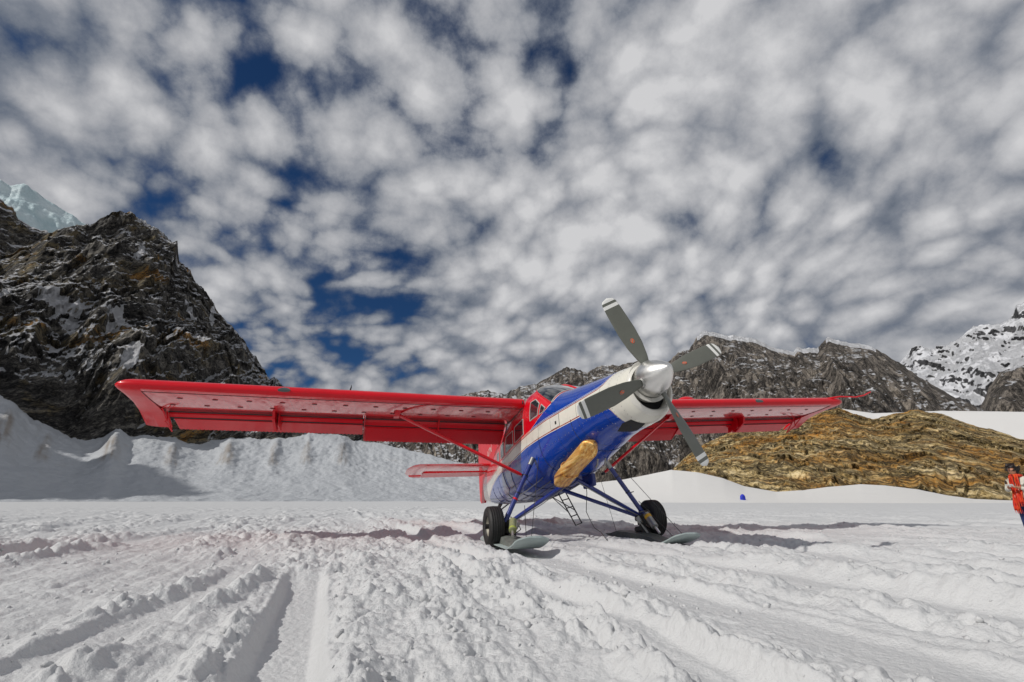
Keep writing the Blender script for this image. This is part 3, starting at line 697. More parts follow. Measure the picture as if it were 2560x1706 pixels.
def lerp_tab(x, tab):
    return float(np.interp(x, [a for a, b in tab], [b for a, b in tab]))
T_TOP = [(-8.2, 1.95), (-7, 1.80), (-5, 1.70), (-3.5, 1.70), (-2, 1.77), (-1, 1.84), (1, 1.86), (2.65, 1.85), (2.80, 1.88), (2.90, 1.95), (2.97, 2.06), (3.01, 2.4), (3.5, 3.0)]
T_BOT = [(-8.2, 1.0), (-7.4, 1.16), (-6.2, 1.36), (-4.5, 1.47), (-2, 1.52), (-.5, 1.60), (1, 1.575), (2.7, 1.555), (2.84, 1.50), (2.94, 1.40), (3.0, 1.22), (3.03, .9), (3.5, .5)]
T_BLUE = [(1.8, -.75), (1.86, -.35), (1.9, .1), (2.0, .56), (2.1, .86), (2.2, .97), (2.4, 1.02), (3.2, 1.04)]   # z -> x where blue begins
xs = sorted(set(np.round(np.concatenate([np.linspace(-8.15, 2.4, 100), np.linspace(2.4, 3.05, 40), np.linspace(3.05, 3.42, 10), [.93]]), 3)))[::-1]
NTH = 96
rows, at, ab, al = [], [], [], []
for x in xs:
    r = []
    for k in range(NTH):
        y, z = fpt(x, 2 * math.pi * (k + .5) / NTH); r.append(B(x, y, z))
        at.append(z - lerp_tab(x, T_TOP)); ab.append(z - lerp_tab(x, T_BOT)); al.append(x - lerp_tab(z, T_BLUE))
    rows.append(r)
m_ = MB().grid(rows, True, False, True)
fus = mk('fuselage', m_.v, m_.f, M['fus'], plane, attrs={'a_top': at, 'a_bot': ab, 'a_blue': al})

# nose bowl front: rounded lip, dark intake below the spinner
SPZ = 1.7077
lip = MB(); rws = []
for (x, sc_, dz) in [(3.42, 1.0, 0), (3.445, .985, .0), (3.475, .94, .005), (3.49, .89, .01), (3.485, .86, .015), (3.45, .83, .02), (3.3, .82, .02)]:
    r = []
    for k in range(64):
        th = 2 * math.pi * (k + .5) / 64; y, z = fpt(3.42, th); zc = 1.58
        r.append(B(x, y * sc_, zc + dz + (z - zc) * sc_))
    rws.append(r)
lip.grid(rws, True, False, False).build('nose_lip', M['white'], fus)
rws = []
for (x, sc_) in [(3.30, .82), (3.29, .0)]:
    rws.append([B(x, fpt(3.42, 2 * math.pi * (k + .5) / 64)[0] * sc_, 1.58 + (fpt(3.42, 2 * math.pi * (k + .5) / 64)[1] - 1.58) * sc_) for k in range(64)])
MB().grid(rws, True).build('intake_duct', M['hole'], fus)
# backing collar of the spinner
ax = Vector((1, 0, 0)); hub = B(3.6, 0, SPZ)
MB().lathe([(-.28, .30), (-.16, .335), (-.155, .33), (-.16, .0)], hub, ax, 48).build('gearbox_collar', M['white'], fus)

def skin_panel(name, poly, mat, side=1, off=0.006, parent=None, n=7, rim=None, rim_w=.03, rim_mat=None, thick=0.012):
    """poly (x, z) outline laid on the skin; optional raised rim frame"""
    # densify outline
    pts = []
    for i in range(len(poly)):
        a = poly[i]; b = poly[(i + 1) % len(poly)]
        for k in range(n): pts.append((a[0] + (b[0] - a[0]) * k / n, a[1] + (b[1] - a[1]) * k / n))
    cx = sum(q[0] for q in pts) / len(pts); cz = sum(q[1] for q in pts) / len(pts)
    def S(x, z, o): return B(x, side * (fy(x, z) + o), z)
    rows = []
    for s in (1.0, .75, .5, .25, .02): rows.append([S(cx + (x - cx) * s, cz + (z - cz) * s, off) for x, z in pts])
    g = MB().grid(rows, True)
    o = g.build(name, mat, parent or fus)
    if rim_mat:
        ext = max(max(q[0] for q in poly) - min(q[0] for q in poly), max(q[1] for q in poly) - min(q[1] for q in poly))
        k = rim_w / (ext / 2)
        rr = [[S(cx + (x - cx) * (1 + k), cz + (z - cz) * (1 + k), 0.0) for x, z in pts], [S(cx + (x - cx) * (1 + k * .9), cz + (z - cz) * (1 + k * .9), thick) for x, z in pts],
              [S(cx + (x - cx) * (1.0), cz + (z - cz) * (1.0), thick) for x, z in pts], [S(cx + (x - cx) * (1 - k * .1), cz + (z - cz) * (1 - k * .1), off * .5) for x, z in pts]]
        fr = MB().grid(rr, True).build('window_frame' if rim is None else rim, rim_mat, fus)
    return o
for sd_ in (1, -1):
    for poly in ([(-.02, 2.08), (.41, 2.07), (.47, 2.30), (.27, 2.45), (.02, 2.46)], [(.52, 2.06), (.69, 2.06), (.75, 2.12), (.58, 2.24)],
                 [(-1.25, 1.90), (-.56, 1.92), (-.52, 2.25), (-1.22, 2.25)], [(-2.14, 1.86), (-1.45, 1.88), (-1.42, 2.22), (-2.04, 2.22)],
                 [(-2.75, 1.83), (-2.38, 1.84), (-2.34, 2.16), (-2.68, 2.14)], [(-3.30, 1.84), (-2.98, 1.85), (-2.96, 2.06), (-3.24, 2.06)]):
        skin_panel('window', poly, M['glass'], sd_, rim_mat=M['frame'], rim_w=.022)
    # cabin door outline and panel seams low on the side
    skin_panel('cabin_door', [(-3.18, 1.42), (-2.60, 1.46), (-2.32, 1.00), (-2.62, .93), (-3.0, .98)], M['fus'] if False else worn('door_blue', BLUE, .25, coat=.9, var=.2, bump=.3, bscale=3), sd_, off=0.008, rim='door_seal', rim_mat=M['seal_shade'], rim_w=.016, thick=.010)
    skin_panel('door_window_panel', [(-2.42, 1.46), (-1.86, 1.49), (-1.78, 1.02), (-2.14, 1.0)], worn('panel_blue', (0.006, .04, .30), .25, coat=.9, var=.2, bump=.3, bscale=3), sd_, off=0.008, rim='door_seal', rim_mat=M['seal_shade'], rim_w=.012, thick=.010)
    skin_panel('access_hatch', [(.98, 1.83), (1.32, 1.83), (1.32, 1.60), (.98, 1.60)], M['white'], sd_, off=0.004, rim='hatch_seam', rim_mat=M['seal_shade'], rim_w=.007, thick=.004)
    skin_panel('air_inlet', [(2.62, 1.30), (3.05, 1.24), (3.0, 1.16), (2.62, 1.20)] if sd_ < 0 else [(1.16, 1.72), (1.22, 1.72), (1.22, 1.66), (1.16, 1.66)], M['hole'], sd_, off=0.006)

# black ram-air inlet in the belly of the cowl
def belly(x, y, off=0.0):
    zt, zb, hw, n = prof(x); n2 = 2.0 + (n - 2.0) * 0.8; q = min(.999, abs(y) / hw)
    return (zt + zb) / 2 - ((zt - zb) / 2 + off) * (1 - q ** n2) ** (1 / n2)
inl = [(2.60, .20), (2.92, .27), (3.17, .25), (3.22, .05), (2.80, -.04)]
b_ = MB(); pts = []
for i in range(len(inl)):
    a = inl[i]; c = inl[(i + 1) % len(inl)]
    for k in range(4): pts.append((a[0] + (c[0] - a[0]) * k / 4, a[1] + (c[1] - a[1]) * k / 4))
cx = sum(q[0] for q in pts) / len(pts); cy = sum(q[1] for q in pts) / len(pts)
b_.grid([[B(cx + (x - cx) * s, cy + (y - cy) * s, belly(cx + (x - cx) * s, cy + (y - cy) * s) - .006) for x, y in pts] for s in (1, .6, .05)], True)
b_.build('belly_inlet', M['hole'], fus)

# belly skin stringers (the long pressed ribs under the cabin)
for y in (-.55, -.38, -.2, 0.0, .2, .38, .55):
    q = [B(x, y * prof(x)[2] / .79, belly(x, y * prof(x)[2] / .79) - .004) for x in np.linspace(-.2, -6.5, 26)]
    MB().tube(q, .013, 6).build('belly_stringer', worn('belly_rib_%d' % int(y * 100 + 60), (0.02, .04, .12), .3, coat=.6), fus)
for x in (-.9, -1.8, -2.7, -3.7, -4.8):
    q = [B(x, y, belly(x, y) - .003) for y in np.linspace(-.95, .95, 25) * prof(x)[2]]
    MB().tube(q, .008, 6).build('skin_seam', M['seal_shade'], fus)
for x, r0 in ((.35, 1.0), (1.72, 1.0)):
    q = [B(x, *fpt(x, th, .002)) for th in np.linspace(R(-175), R(-5), 30)]
    MB().tube(q, .005, 5).build('skin_seam', M['seal_shade'], fus)
# rivets along the cowl: joined, too small to pick apart
rv = MB()
def rivet(p, nrm, r=.009):
    n_ = Vector(nrm).normalized(); a = n_.orthogonal().normalized(); c = n_.cross(a); b0 = len(rv.v)
    for k in range(6): rv.v.append(tuple(Vector(p) + (a * math.cos(k * math.pi / 3) + c * math.sin(k * math.pi / 3)) * r))
    rv.v.append(tuple(Vector(p) + n_ * r * .6))
    for k in range(6): rv.f.append((b0 + k, b0 + (k + 1) % 6, b0 + 6))
for line in ([(x, -22) for x in np.arange(.5, 2.95, .13)], [(x, -48) for x in np.arange(.5, 2.9, .16)], [(x, 14) for x in np.arange(.8, 2.9, .3)], [(x, 58) for x in np.arange(1.1, 3.0, .11)],
             [(2.99, a) for a in np.arange(-170, 180, 7)], [(3.22, a) for a in np.arange(-170, 180, 9)], [(1.72, a) for a in np.arange(-170, 0, 8)], [(.35, a) for a in np.arange(-170, 0, 9)]):
    for x, a in line:
        for sgn in ((1, -1) if len(set(q[0] for q in line)) > 1 else (1,)):
            th = R(a); y, z = fpt(x, th); y2, z2 = fpt(x, th, .05)
            rivet(B(x, sgn * y, z), B(0, sgn * (y2 - y), z2 - z) - B(0, 0, 0))
o = rv.build('rivets', M['alu'], fus, smooth=False); setp(o, kind='stuff')

# windscreen: glass laid over the sloping front of the cabin, with posts
def zpost(x): return 2.14 + (.97 - x) * .64
def th_of(x, z):
    zt, zb, hw, n = prof(x); q = (z - (zt + zb) / 2) / ((zt - zb) / 2)
    return math.asin(min(1, max(-1, q)) ** (n / 2) if q > 0 else 0)
def ws_rows(x0, x1, f0, f1, off, nx=12, nt=18):
    rws = []
    for i in range(nx + 1):
        x = x0 + (x1 - x0) * i / nx; t0 = th_of(x, min(zpost(x), prof(x)[0] - .02)); r = []
        for j in range(nt + 1):
            f = f0 + (f1 - f0) * j / nt; th = t0 + (math.pi - 2 * t0) * f
            y, z = fpt(x, th, off); r.append(B(x, y, z))
        rws.append(r)
    return rws
for f0, f1 in ((0.0, .49), (.51, 1.0)):
    MB().grid(ws_rows(.92, .10, f0, f1, .007)).build('windscreen', M['wsglass'], fus)
for f in (.0, .5, 1.0):
    q = [r[0] for r in ws_rows(.94, .08, f, f, .008, nt=1)]
    MB().tube(q, .022 if f == .5 else .016, 8).build('windscreen_post', M['red'], fus)
for x in (.94, .08):
    q = ws_rows(x, x + .001, 0, 1, .006, nx=1, nt=30)[0]
    MB().tube(q, .014, 8).build('windscreen_seal', M['frame'], fus)
# compass bulge, whip aerials on the roof and cowl
MB().lathe([(0, .04), (.05, .045), (.09, .03), (.11, .0)], B(1.1, -.1, 2.41), (0, 0, 1), 12, True).build('cowl_fastener', M['dark'], fus)

# exhaust duct: heat-tinted flattened stack slung under the starboard belly, kinked toward its open rear end
rws = []
for t in list(np.linspace(0, .10, 6)) + list(np.linspace(.14, 1, 16)):
    x = 1.98 - 1.46 * t; e = math.sin(min(1, (t + .006) / .10) * math.pi / 2)
    zc = 1.055 - .28 * t - .05 * max(0, t - .68); r = []
    for k in range(56):
        a = 2 * math.pi * k / 56; c, q = math.cos(a), math.sin(a)
        hy = .175 * e * (1 + .06 * (t > .68)); hz = .145 * e
        r.append(B(x + .10 * q, .40 + hy * math.copysign(abs(c) ** .68, c), zc + hz * math.copysign(abs(q) ** .68, q)))
    rws.append(r)
exo = MB().grid(rws, True, True, False).build('exhaust_duct', M['tinted'], fus, sharp=60)
sol = exo.modifiers.new('skin', 'SOLIDIFY'); sol.thickness = .012; sol.offset = -1
MB().tube([B(.93, .40 + .18 * math.copysign(abs(math.cos(a)) ** .68, math.cos(a)), .862 + .150 * math.copysign(abs(math.sin(a)) ** .68, math.sin(a))) for a in np.linspace(0, 2 * math.pi, 29)], .010, 6).build('exhaust_clamp', M['tinted'], fus)

# ---- propeller
PHI = -0.41479
prop = MB().lathe([(-.15, .262), (-.12, .268), (.02, .262), (.10, .245), (.20, .205), (.30, .15), (.38, .095), (.43, .05), (.455, .018), (.458, .0)], hub, ax, 64).build('propeller', M['spinner'], plane, sharp=60)
MB().lathe([(-.16, .0), (-.16, .272), (-.145, .276), (-.13, .272)], hub, ax, 64).build('spinner_backplate', M['alu'], prop)
RB = 1.43
def blade(k):
    a = PHI + k * math.pi / 2
    er = Vector((0, math.sin(a), math.cos(a)))          # B() flips y, -(-sin)
    et = Vector((0, math.cos(a), -math.sin(a)))         # tangential
    rws, rad = [], []
    for i in range(40):
        s = i / 39; r = .19 + (RB - .19) * s
        ch = np.interp(s, [0, .04, .12, .3, .5, .8, .93, .97, .99, 1.0], [.10, .11, .17, .25, .285, .27, .25, .205, .13, .02])
        thk = np.interp(s, [0, .06, .16, .5, 1], [.09, .075, .045, .022, .010])
        tw = R(np.interp(s, [0, .15, .5, 1], [46, 38, 24, 14]))
        d1 = et * math.cos(tw) + ax * math.sin(tw); d2 = ax * math.cos(tw) - et * math.sin(tw)
        r_ = []
        for j in range(20):
            b = 2 * math.pi * j / 20; c, q = math.cos(b), math.sin(b)
            r_.append(hub + er * r + d1 * (ch / 2 * c + .01) + d2 * (thk / 2 * q * (1 - .35 * c)))
            rad.append(r / RB)
        rws.append(r_)
    g = MB().grid(rws, True, True, True)
    o = mk('propeller_blade', g.v, g.f, M['blade'], prop, attrs={'rad': rad})
    MB().lathe([(-.02, .085), (.03, .082), (.04, .07)], hub + er * .225, er, 20).build('blade_boot', M['alu'], prop)
    # oval maker's mark: orange ring, pale field, dark slash
    s = .36; r = .19 + (RB - .19) * s; tw = R(np.interp(s, [0, .15, .5, 1], [46, 38, 24, 14]))
    d1 = et * math.cos(tw) + ax * math.sin(tw); d2 = ax * math.cos(tw) - et * math.sin(tw)
    c0 = hub + er * r + d1 * .012 + d2 * .0185
    def oval(s1, s2, off, m, nm):
        pts = [c0 + d2 * off + er * (.040 * s1 * math.cos(q)) + d1 * (.028 * s2 * math.sin(q)) for q in np.linspace(0, 2 * math.pi, 25)[:-1]]
        MB().prism(pts, d2 * .0015).build(nm, m, prop, smooth=False)
    oval(1, 1, 0, M_or, 'blade_emblem'); oval(.80, .76, .0018, M['blade_field'], 'emblem_field')
    e1 = (er * .8 + d1 * .6).normalized(); e2 = (er * -.6 + d1 * .8).normalized()
    pts = [c0 + d2 * .0036 + e1 * (sx_ * .026) + e2 * (sy_ * .008) for sx_, sy_ in ((-1, -1), (1, -1), (1, 1), (-1, 1))]
    MB().prism(pts, d2 * .0012).build('emblem_bar', M_or, prop, smooth=False)
M_or = pbr('emblem_orange', (0.70, 0.12, 0.04), .4); M['blade_field'] = pbr('emblem_field_grey', (0.22, 0.2, 0.17), .5)
for k in range(4): blade(k)

# ---- wings
XW, ZW, DIH = -.4525, 2.5231, .0309
def wp(y, dx, dz): return B(XW + dx, y, ZW + abs(y) * DIH + dz)
def wing_side(s):
    up_ = [(-1.56, .05), (-1.4, .10), (-1.0, .21), (-.6, .27), (-.3, .245), (-.12, .20), (-.04, .15), (0, .09)]
    lo_ = [(-.006, .03), (-.05, -.015), (-.12, -.035), (-.5, -.05), (-1.0, -.045), (-1.38, -.03), (-1.42, .0), (-1.54, .035)]
    sec = up_ + lo_
    ys = [.74] + list(np.linspace(.80, 8.25, 40))
    rws = [[wp(s * y, dx, dz) for dx, dz in sec] for y in ys]
    g = MB().grid(rws, True, True, True)
    ns = len(sec); fm = []
    for f in g.f:
        j = min(q % ns for q in f) if len(f) == 4 else 0
        k2_ = sorted(q % ns for q in f) if len(f) == 4 else [0, 0]
        fm.append(1 if (len(f) == 4 and 9 <= k2_[0] and k2_[-1] <= 13) else 0)
    wing = mk('wing', g.v, g.f, None, plane, mats=[M['red'], M['wing']], fmat=fm, sharp=40)
    # drooped tip cap with full chord
    tip = [(-1.96, -.22), (-1.5, .02), (-1.0, .20), (-.6, .27), (-.3, .245), (-.12, .20), (-.04, .15), (0, .09), (-.006, .03), (-.05, -.015), (-.12, -.035), (-.5, -.05), (-1.0, -.065), (-1.45, -.10), (-1.94, -.235)]
    rws = []
    for y, k, ins in ((8.252, 1, 0), (8.38, 1, .0), (8.48, .97, .01), (8.56, .90, .03), (8.62, .78, .065), (8.665, .60, .11), (8.695, .36, .17), (8.705, .08, .22)):
        r = []
        for dx, dz in tip:
            mid = -.228 + (dx + 1.96) * .17 if dx < -1.0 else .10 - .06
            mid = np.interp(dx, [-1.96, -1.45, -1.0, -.5, 0], [-.228, -.05, .06, .10, .07])
            r.append(wp(s * y, dx * (1 - ins * .35) - ins * (.6 if dx > -.5 else .0) * (1 + dx), mid + (dz - mid) * k))
        rws.append(r)
    MB().grid(rws, True, True, True).build('wing_tip', M['red'], wing, sharp=50)
    def seam(pts, r=.006, m=None): MB().tube(pts, r, 5).build('skin_seam', m or M['seal_shade'], wing)
    seam([wp(s * y, -.14, -.040) for y in np.linspace(.8, 8.25, 12)], .006)
    seam([wp(s * 8.25, dx, dz - .003) for dx, dz in ((-.12, -.037), (-.5, -.052), (-1.0, -.047), (-1.4, -.032))], .006)
    def slab(name, y0, y1, a, b, th0, th1, mat, corr=0.0, n=None):
        n = n or max(2, int((y1 - y0) / .040)); rws = []
        for i in range(n + 1):
            y = y0 + (y1 - y0) * i / n; c = corr * (1 if (i % 2) else -1) if corr else 0
            r = []
            for t, sg in ((0, 1), (.25, 1), (.6, 1), (1, 1), (1, -1), (.6, -1), (.25, -1), (0, -1)):
                th = (th0 + (th1 - th0) * t) / 2
                r.append(wp(s * y, a[0] + (b[0] - a[0]) * t, a[1] + (b[1] - a[1]) * t + sg * th - (c if sg < 0 and .1 < t else 0)))
            rws.append(r)
        return MB().grid(rws, True, True, True).build(name, mat, wing, sharp=60)
    slab('aileron_vane', 4.25, 8.2, (-1.445, -.045), (-1.535, -.105), .045, .02, M['red'], n=3)
    slab('aileron', 4.25, 8.12, (-1.565, -.125), (-1.99, -.25), .05, .012, M['red'], corr=.007)
    slab('flap_vane', .84, 4.20, (-1.445, -.05), (-1.535, -.14), .045, .02, M['red'], n=3)
    slab('flap', .84, 4.20, (-1.565, -.175), (-1.99, -.405), .055, .012, M['red'], corr=.007)
    for y0, y1 in ((4.25, 8.2), (.84, 4.20)):  # black strips stand in for the shade inside the slots
        slab('slot_shadow_gap', y0, y1, (-1.425, -.012), (-1.448, -.03), .02, .02, M['seal_shade'], n=2)
        zz = -.125 if y0 > 2 else -.155
        slab('slot_shadow_gap', y0, y1, (-1.535, zz + .012), (-1.565, zz - .0), .02, .02, M['seal_shade'], n=2)
    slab('flap_end_plate', 4.205, 4.225, (-1.2, -.0), (-1.97, -.39), .16, .03, M['red'], n=1)
    # hinge brackets
    def fin(y, w_, pts, nm='hinge_bracket'):
        MB().prism([wp(s * (y - w_ / 2), *q) for q in pts], Vector((0, -s * w_, 0))).build(nm, M['red'], wing, smooth=False)
    fin(6.1, .05, [(-1.05, -.03), (-1.12, -.20), (-1.52, -.36), (-1.66, -.30), (-1.60, -.12), (-1.38, -.03)])
    fin(6.02, .012, [(-1.25, -.03), (-1.3, -.28), (-1.75, -.33), (-1.7, -.18), (-1.38, -.03)], 'balance_arm')
    for y in (2.5,):
        fin(y, .03, [(-1.30, -.03), (-1.42, -.20), (-1.75, -.38), (-1.7, -.24), (-1.5, -.06)])
    for a, b in (((-1.10, -.05), (-1.42, -.24)), ((-1.42, -.24), (-1.80, -.36)), ((-1.40, -.05), (-1.42, -.24)), ((-1.40, -.05), (-1.80, -.36))):
        MB().tube([wp(s * 8.22, *a), wp(s * 8.19, *b)], .014, 6).build('hinge_frame', M['red'], wing)
    # landing light set in the leading edge
    rws = []
    for i in range(9):
        b = math.pi * i / 8; yy = 5.77 + .12 * -math.cos(b); hh = .062 * math.sin(b) ** .6 + .002
        rws.append([wp(s * yy, .012 - .045 * (abs(j / 8 - .42) * 2) ** 2, .085 + (j / 8 - .42) * 2 * hh) for j in range(9)])
    MB().grid(rws).build('landing_light', M['amber'], wing)
    # drain and inspection covers dotted on the lower skin
    c_ = MB()
    for y in np.arange(1.5, 8.2, .62):
        for dx, off in ((-.42, 0), (-.85, .25)):
            q = [wp(s * (y + off) + .055 * math.cos(a), dx + .03 * math.sin(a), -.0525) for a in np.linspace(0, 2 * math.pi, 13)[:-1]]
            c_.prism(q, (0, 0, -.004))
    setp(c_.build('inspection_covers', M['dred'], wing, smooth=False), kind='stuff')
    # lift strut
    a = B(-.40, s * .93, 1.00); b = wp(s * 3.49, -.8938, -.06)
    st = MB().tube([a, a.lerp(b, .04), a.lerp(b, .96), b], [.035, .055, .055, .035], 14, flat=.42, upv=(1, 0, 0.2))
    # streamline section: wide along x
    so = MB(); rws = []
    d = (b - a).normalized(); cx_ = Vector((1, 0, 0)); cx_ = (cx_ - d * cx_.dot(d)).normalized(); cz_ = d.cross(cx_)
    for t, k in ((0, .5), (.03, 1), (.97, 1), (1, .5)):
        p = a.lerp(b, t); rws.append([p + cx_ * (.075 * k * math.cos(q)) + cz_ * (.032 * k * math.sin(q)) for q in np.linspace(0, 2 * math.pi, 17)[:-1]])
    so.grid(rws, True, True, True).build('wing_strut', M['red'], plane)
    MB().lathe([(-.05, .03), (.05, .03)], a, (1, 0, 0), 12, True).build('strut_fitting', M['dark'], plane)
    MB().lathe([(-.04, .028), (.04, .028)], b, (1, 0, 0), 12, True).build('strut_fitting', M['dark'], plane)
    # fairing where the strut meets the wing
    MB().prism([wp(s * 3.42, -.55, -.045), wp(s * 3.42, -1.15, -.045), wp(s * 3.46, -.98, -.12), wp(s * 3.46, -.82, -.12)], Vector((0, -s * .12, 0))).build('strut_fairing', M['red'], wing, smooth=False)
    # root fairing and wing-root gap
    MB().tube([wp(s * .78, -.02, .12), wp(s * .785, .012, .06), wp(s * .785, -.1, -.03), wp(s * .785, -.8, -.055), wp(s * .785, -1.40, -.04), wp(s * .785, -1.56, -.16), wp(s * .785, -1.98, -.38)], .013, 8).build('root_seal', M['seal_shade'], wing)
    return wing
M['dred'] = pbr('cover_dark_red', (0.16, .006, .01), .4)
wing_s = wing_side(1); wing_p = wing_side(-1)
# aerials and bumps on the wings
MB().tube([wp(4.55, -.5, .26), wp(4.52, -.5, .40), wp(4.52, -.52, .46)], [.022, .012, .004], 6).build('wing_aerial', M['dark'], wing_s)
MB().tube([wp(1.35, -.6, .26), wp(1.35, -.62, .36)], [.006, .004], 5).build('wing_aerial', M['dark'], wing_s)
MB().grid([[wp(-3.85 + .28 * math.sin(b) * math.cos(a), -.45 + .20 * math.sin(b) * math.sin(a), .20 + .17 * math.cos(b)) for a in np.linspace(0, 2 * math.pi, 19)[:-1]] for b in np.linspace(.05, 1.5, 7)], True, True).build('wing_blister', M['red'], wing_p)
# pitot boom at the port tip
MB().tube([wp(-8.2, -.1, .16), wp(-8.5, .05, .17), wp(-9.0, .12, .13), wp(-9.25, .18, .16), wp(-9.5, .2, .25)], [.03, .022, .02, .02, .018], 8).build('pitot_boom', M['red'], wing_p)
MB().tube([wp(-9.5, .2, .25), wp(-9.62, .2, .29), wp(-9.80, .2, .35)], [.014, .010, .004], 8).build('pitot_head', M['alu'], wing_p)

# ---- tail
def tail_side(s):
    # outline: x leading, x trailing per span station
    rws = []
    for y, xl, xt, th in ((.05, -6.15, -7.30, .11), (1.2, -6.10, -7.30, .10), (2.30, -6.05, -7.30, .08), (2.31, -6.0, -7.9, .08), (2.55, -6.02, -7.95, .075), (2.72, -6.2, -7.95, .06), (2.84, -6.55, -7.85, .04), (2.89, -6.9, -7.6, .012)):
        r = []
        for t, q in ((0, 0), (.03, .5), (.12, .9), (.35, 1), (.7, .75), (1, .2), (1, -.2), (.7, -.75), (.35, -1), (.12, -.9), (.03, -.5)):
            r.append(B(xl + (xt - xl) * t, s * y, 2.37 + th * .55 * q))
        rws.append(r)
    t_ = MB().grid(rws, True, True, True).build('tailplane', M['wing'], plane, sharp=50)
    rws = []
    for i in range(90):
        y = .10 + (2.30 - .10) * i / 89; c = .004 * (1 if i % 2 else -1)
        rws.append([B(-7.33, s * y, 2.40), B(-7.8, s * y, 2.385), B(-8.28, s * y, 2.36), B(-8.28, s * y, 2.35), B(-7.8, s * y, 2.345 + c), B(-7.33, s * y, 2.33 + c)])
    MB().grid(rws, True, True, True).build('elevator', M['red'], t_, sharp=60)
    rws = []
    for y, x0, x1 in ((2.32, -7.93, -8.30), (2.55, -7.97, -8.28), (2.68, -7.97, -8.15), (2.74, -7.97, -8.02)):
        rws.append([B(x0, s * y, 2.39), B(x1, s * y, 2.36), B(x1, s * y, 2.35), B(x0, s * y, 2.34)])
    MB().grid(rws, True, True, True).build('elevator_horn', M['red'], t_, sharp=40)
tail_side(1); tail_side(-1)
fin_pts = [(-5.2, 2.50), (-5.7, 2.9), (-6.9, 4.0), (-7.4, 4.18), (-8.02, 4.2), (-8.02, 2.3)]
MB().prism([B(x, -.05, z) for x, z in fin_pts], (0, -.10, 0)).build('tail_fin', M['red'], plane, smooth=False)
rud = [(-8.06, 4.2), (-8.5, 4.18), (-8.78, 3.9), (-8.92, 3.0), (-8.92, 2.0), (-8.86, 1.55), (-8.7, 1.44), (-8.18, 1.40), (-8.10, 1.6)]
MB().prism([B(x, -.035, z) for x, z in rud], (0, -.07, 0)).build('rudder', M['red'], plane, smooth=False)
# faint white letters on the side of the fin
def letters(txt, loc, size, parent, mat, rx=(1, 0, 0), rz=(0, 0, 1), nm='tail_lettering'):
    c = bpy.data.curves.new(nm, 'FONT'); c.body = txt; c.size = size; c.extrude = .002; c.align_x = 'CENTER'; c.shear = .2
    tmp = bpy.data.objects.new('t', c); COL.objects.link(tmp)
    me = bpy.data.meshes.new_from_object(tmp.evaluated_get(bpy.context.evaluated_depsgraph_get()))
    bpy.data.objects.remove(tmp); me.materials.clear(); me.materials.append(mat)
    o = bpy.data.objects.new(nm, me); COL.objects.link(o); o.parent = parent
    X = Vector(rx).normalized(); Z = Vector(rz).normalized(); Y = Z; Y = (Z - X * Z.dot(X)).normalized(); N = X.cross(Y)
    m = Matrix((X, Y, N)).transposed().to_4x4(); m.translation = loc; o.matrix_local = m
    return o
letters('ATN', B(-6.95, .055, 2.83), .34, plane, M['white'], rx=B(1, 0, .18) - B(0, 0, 0), rz=B(-.18, 0, 1) - B(0, 0, 0))

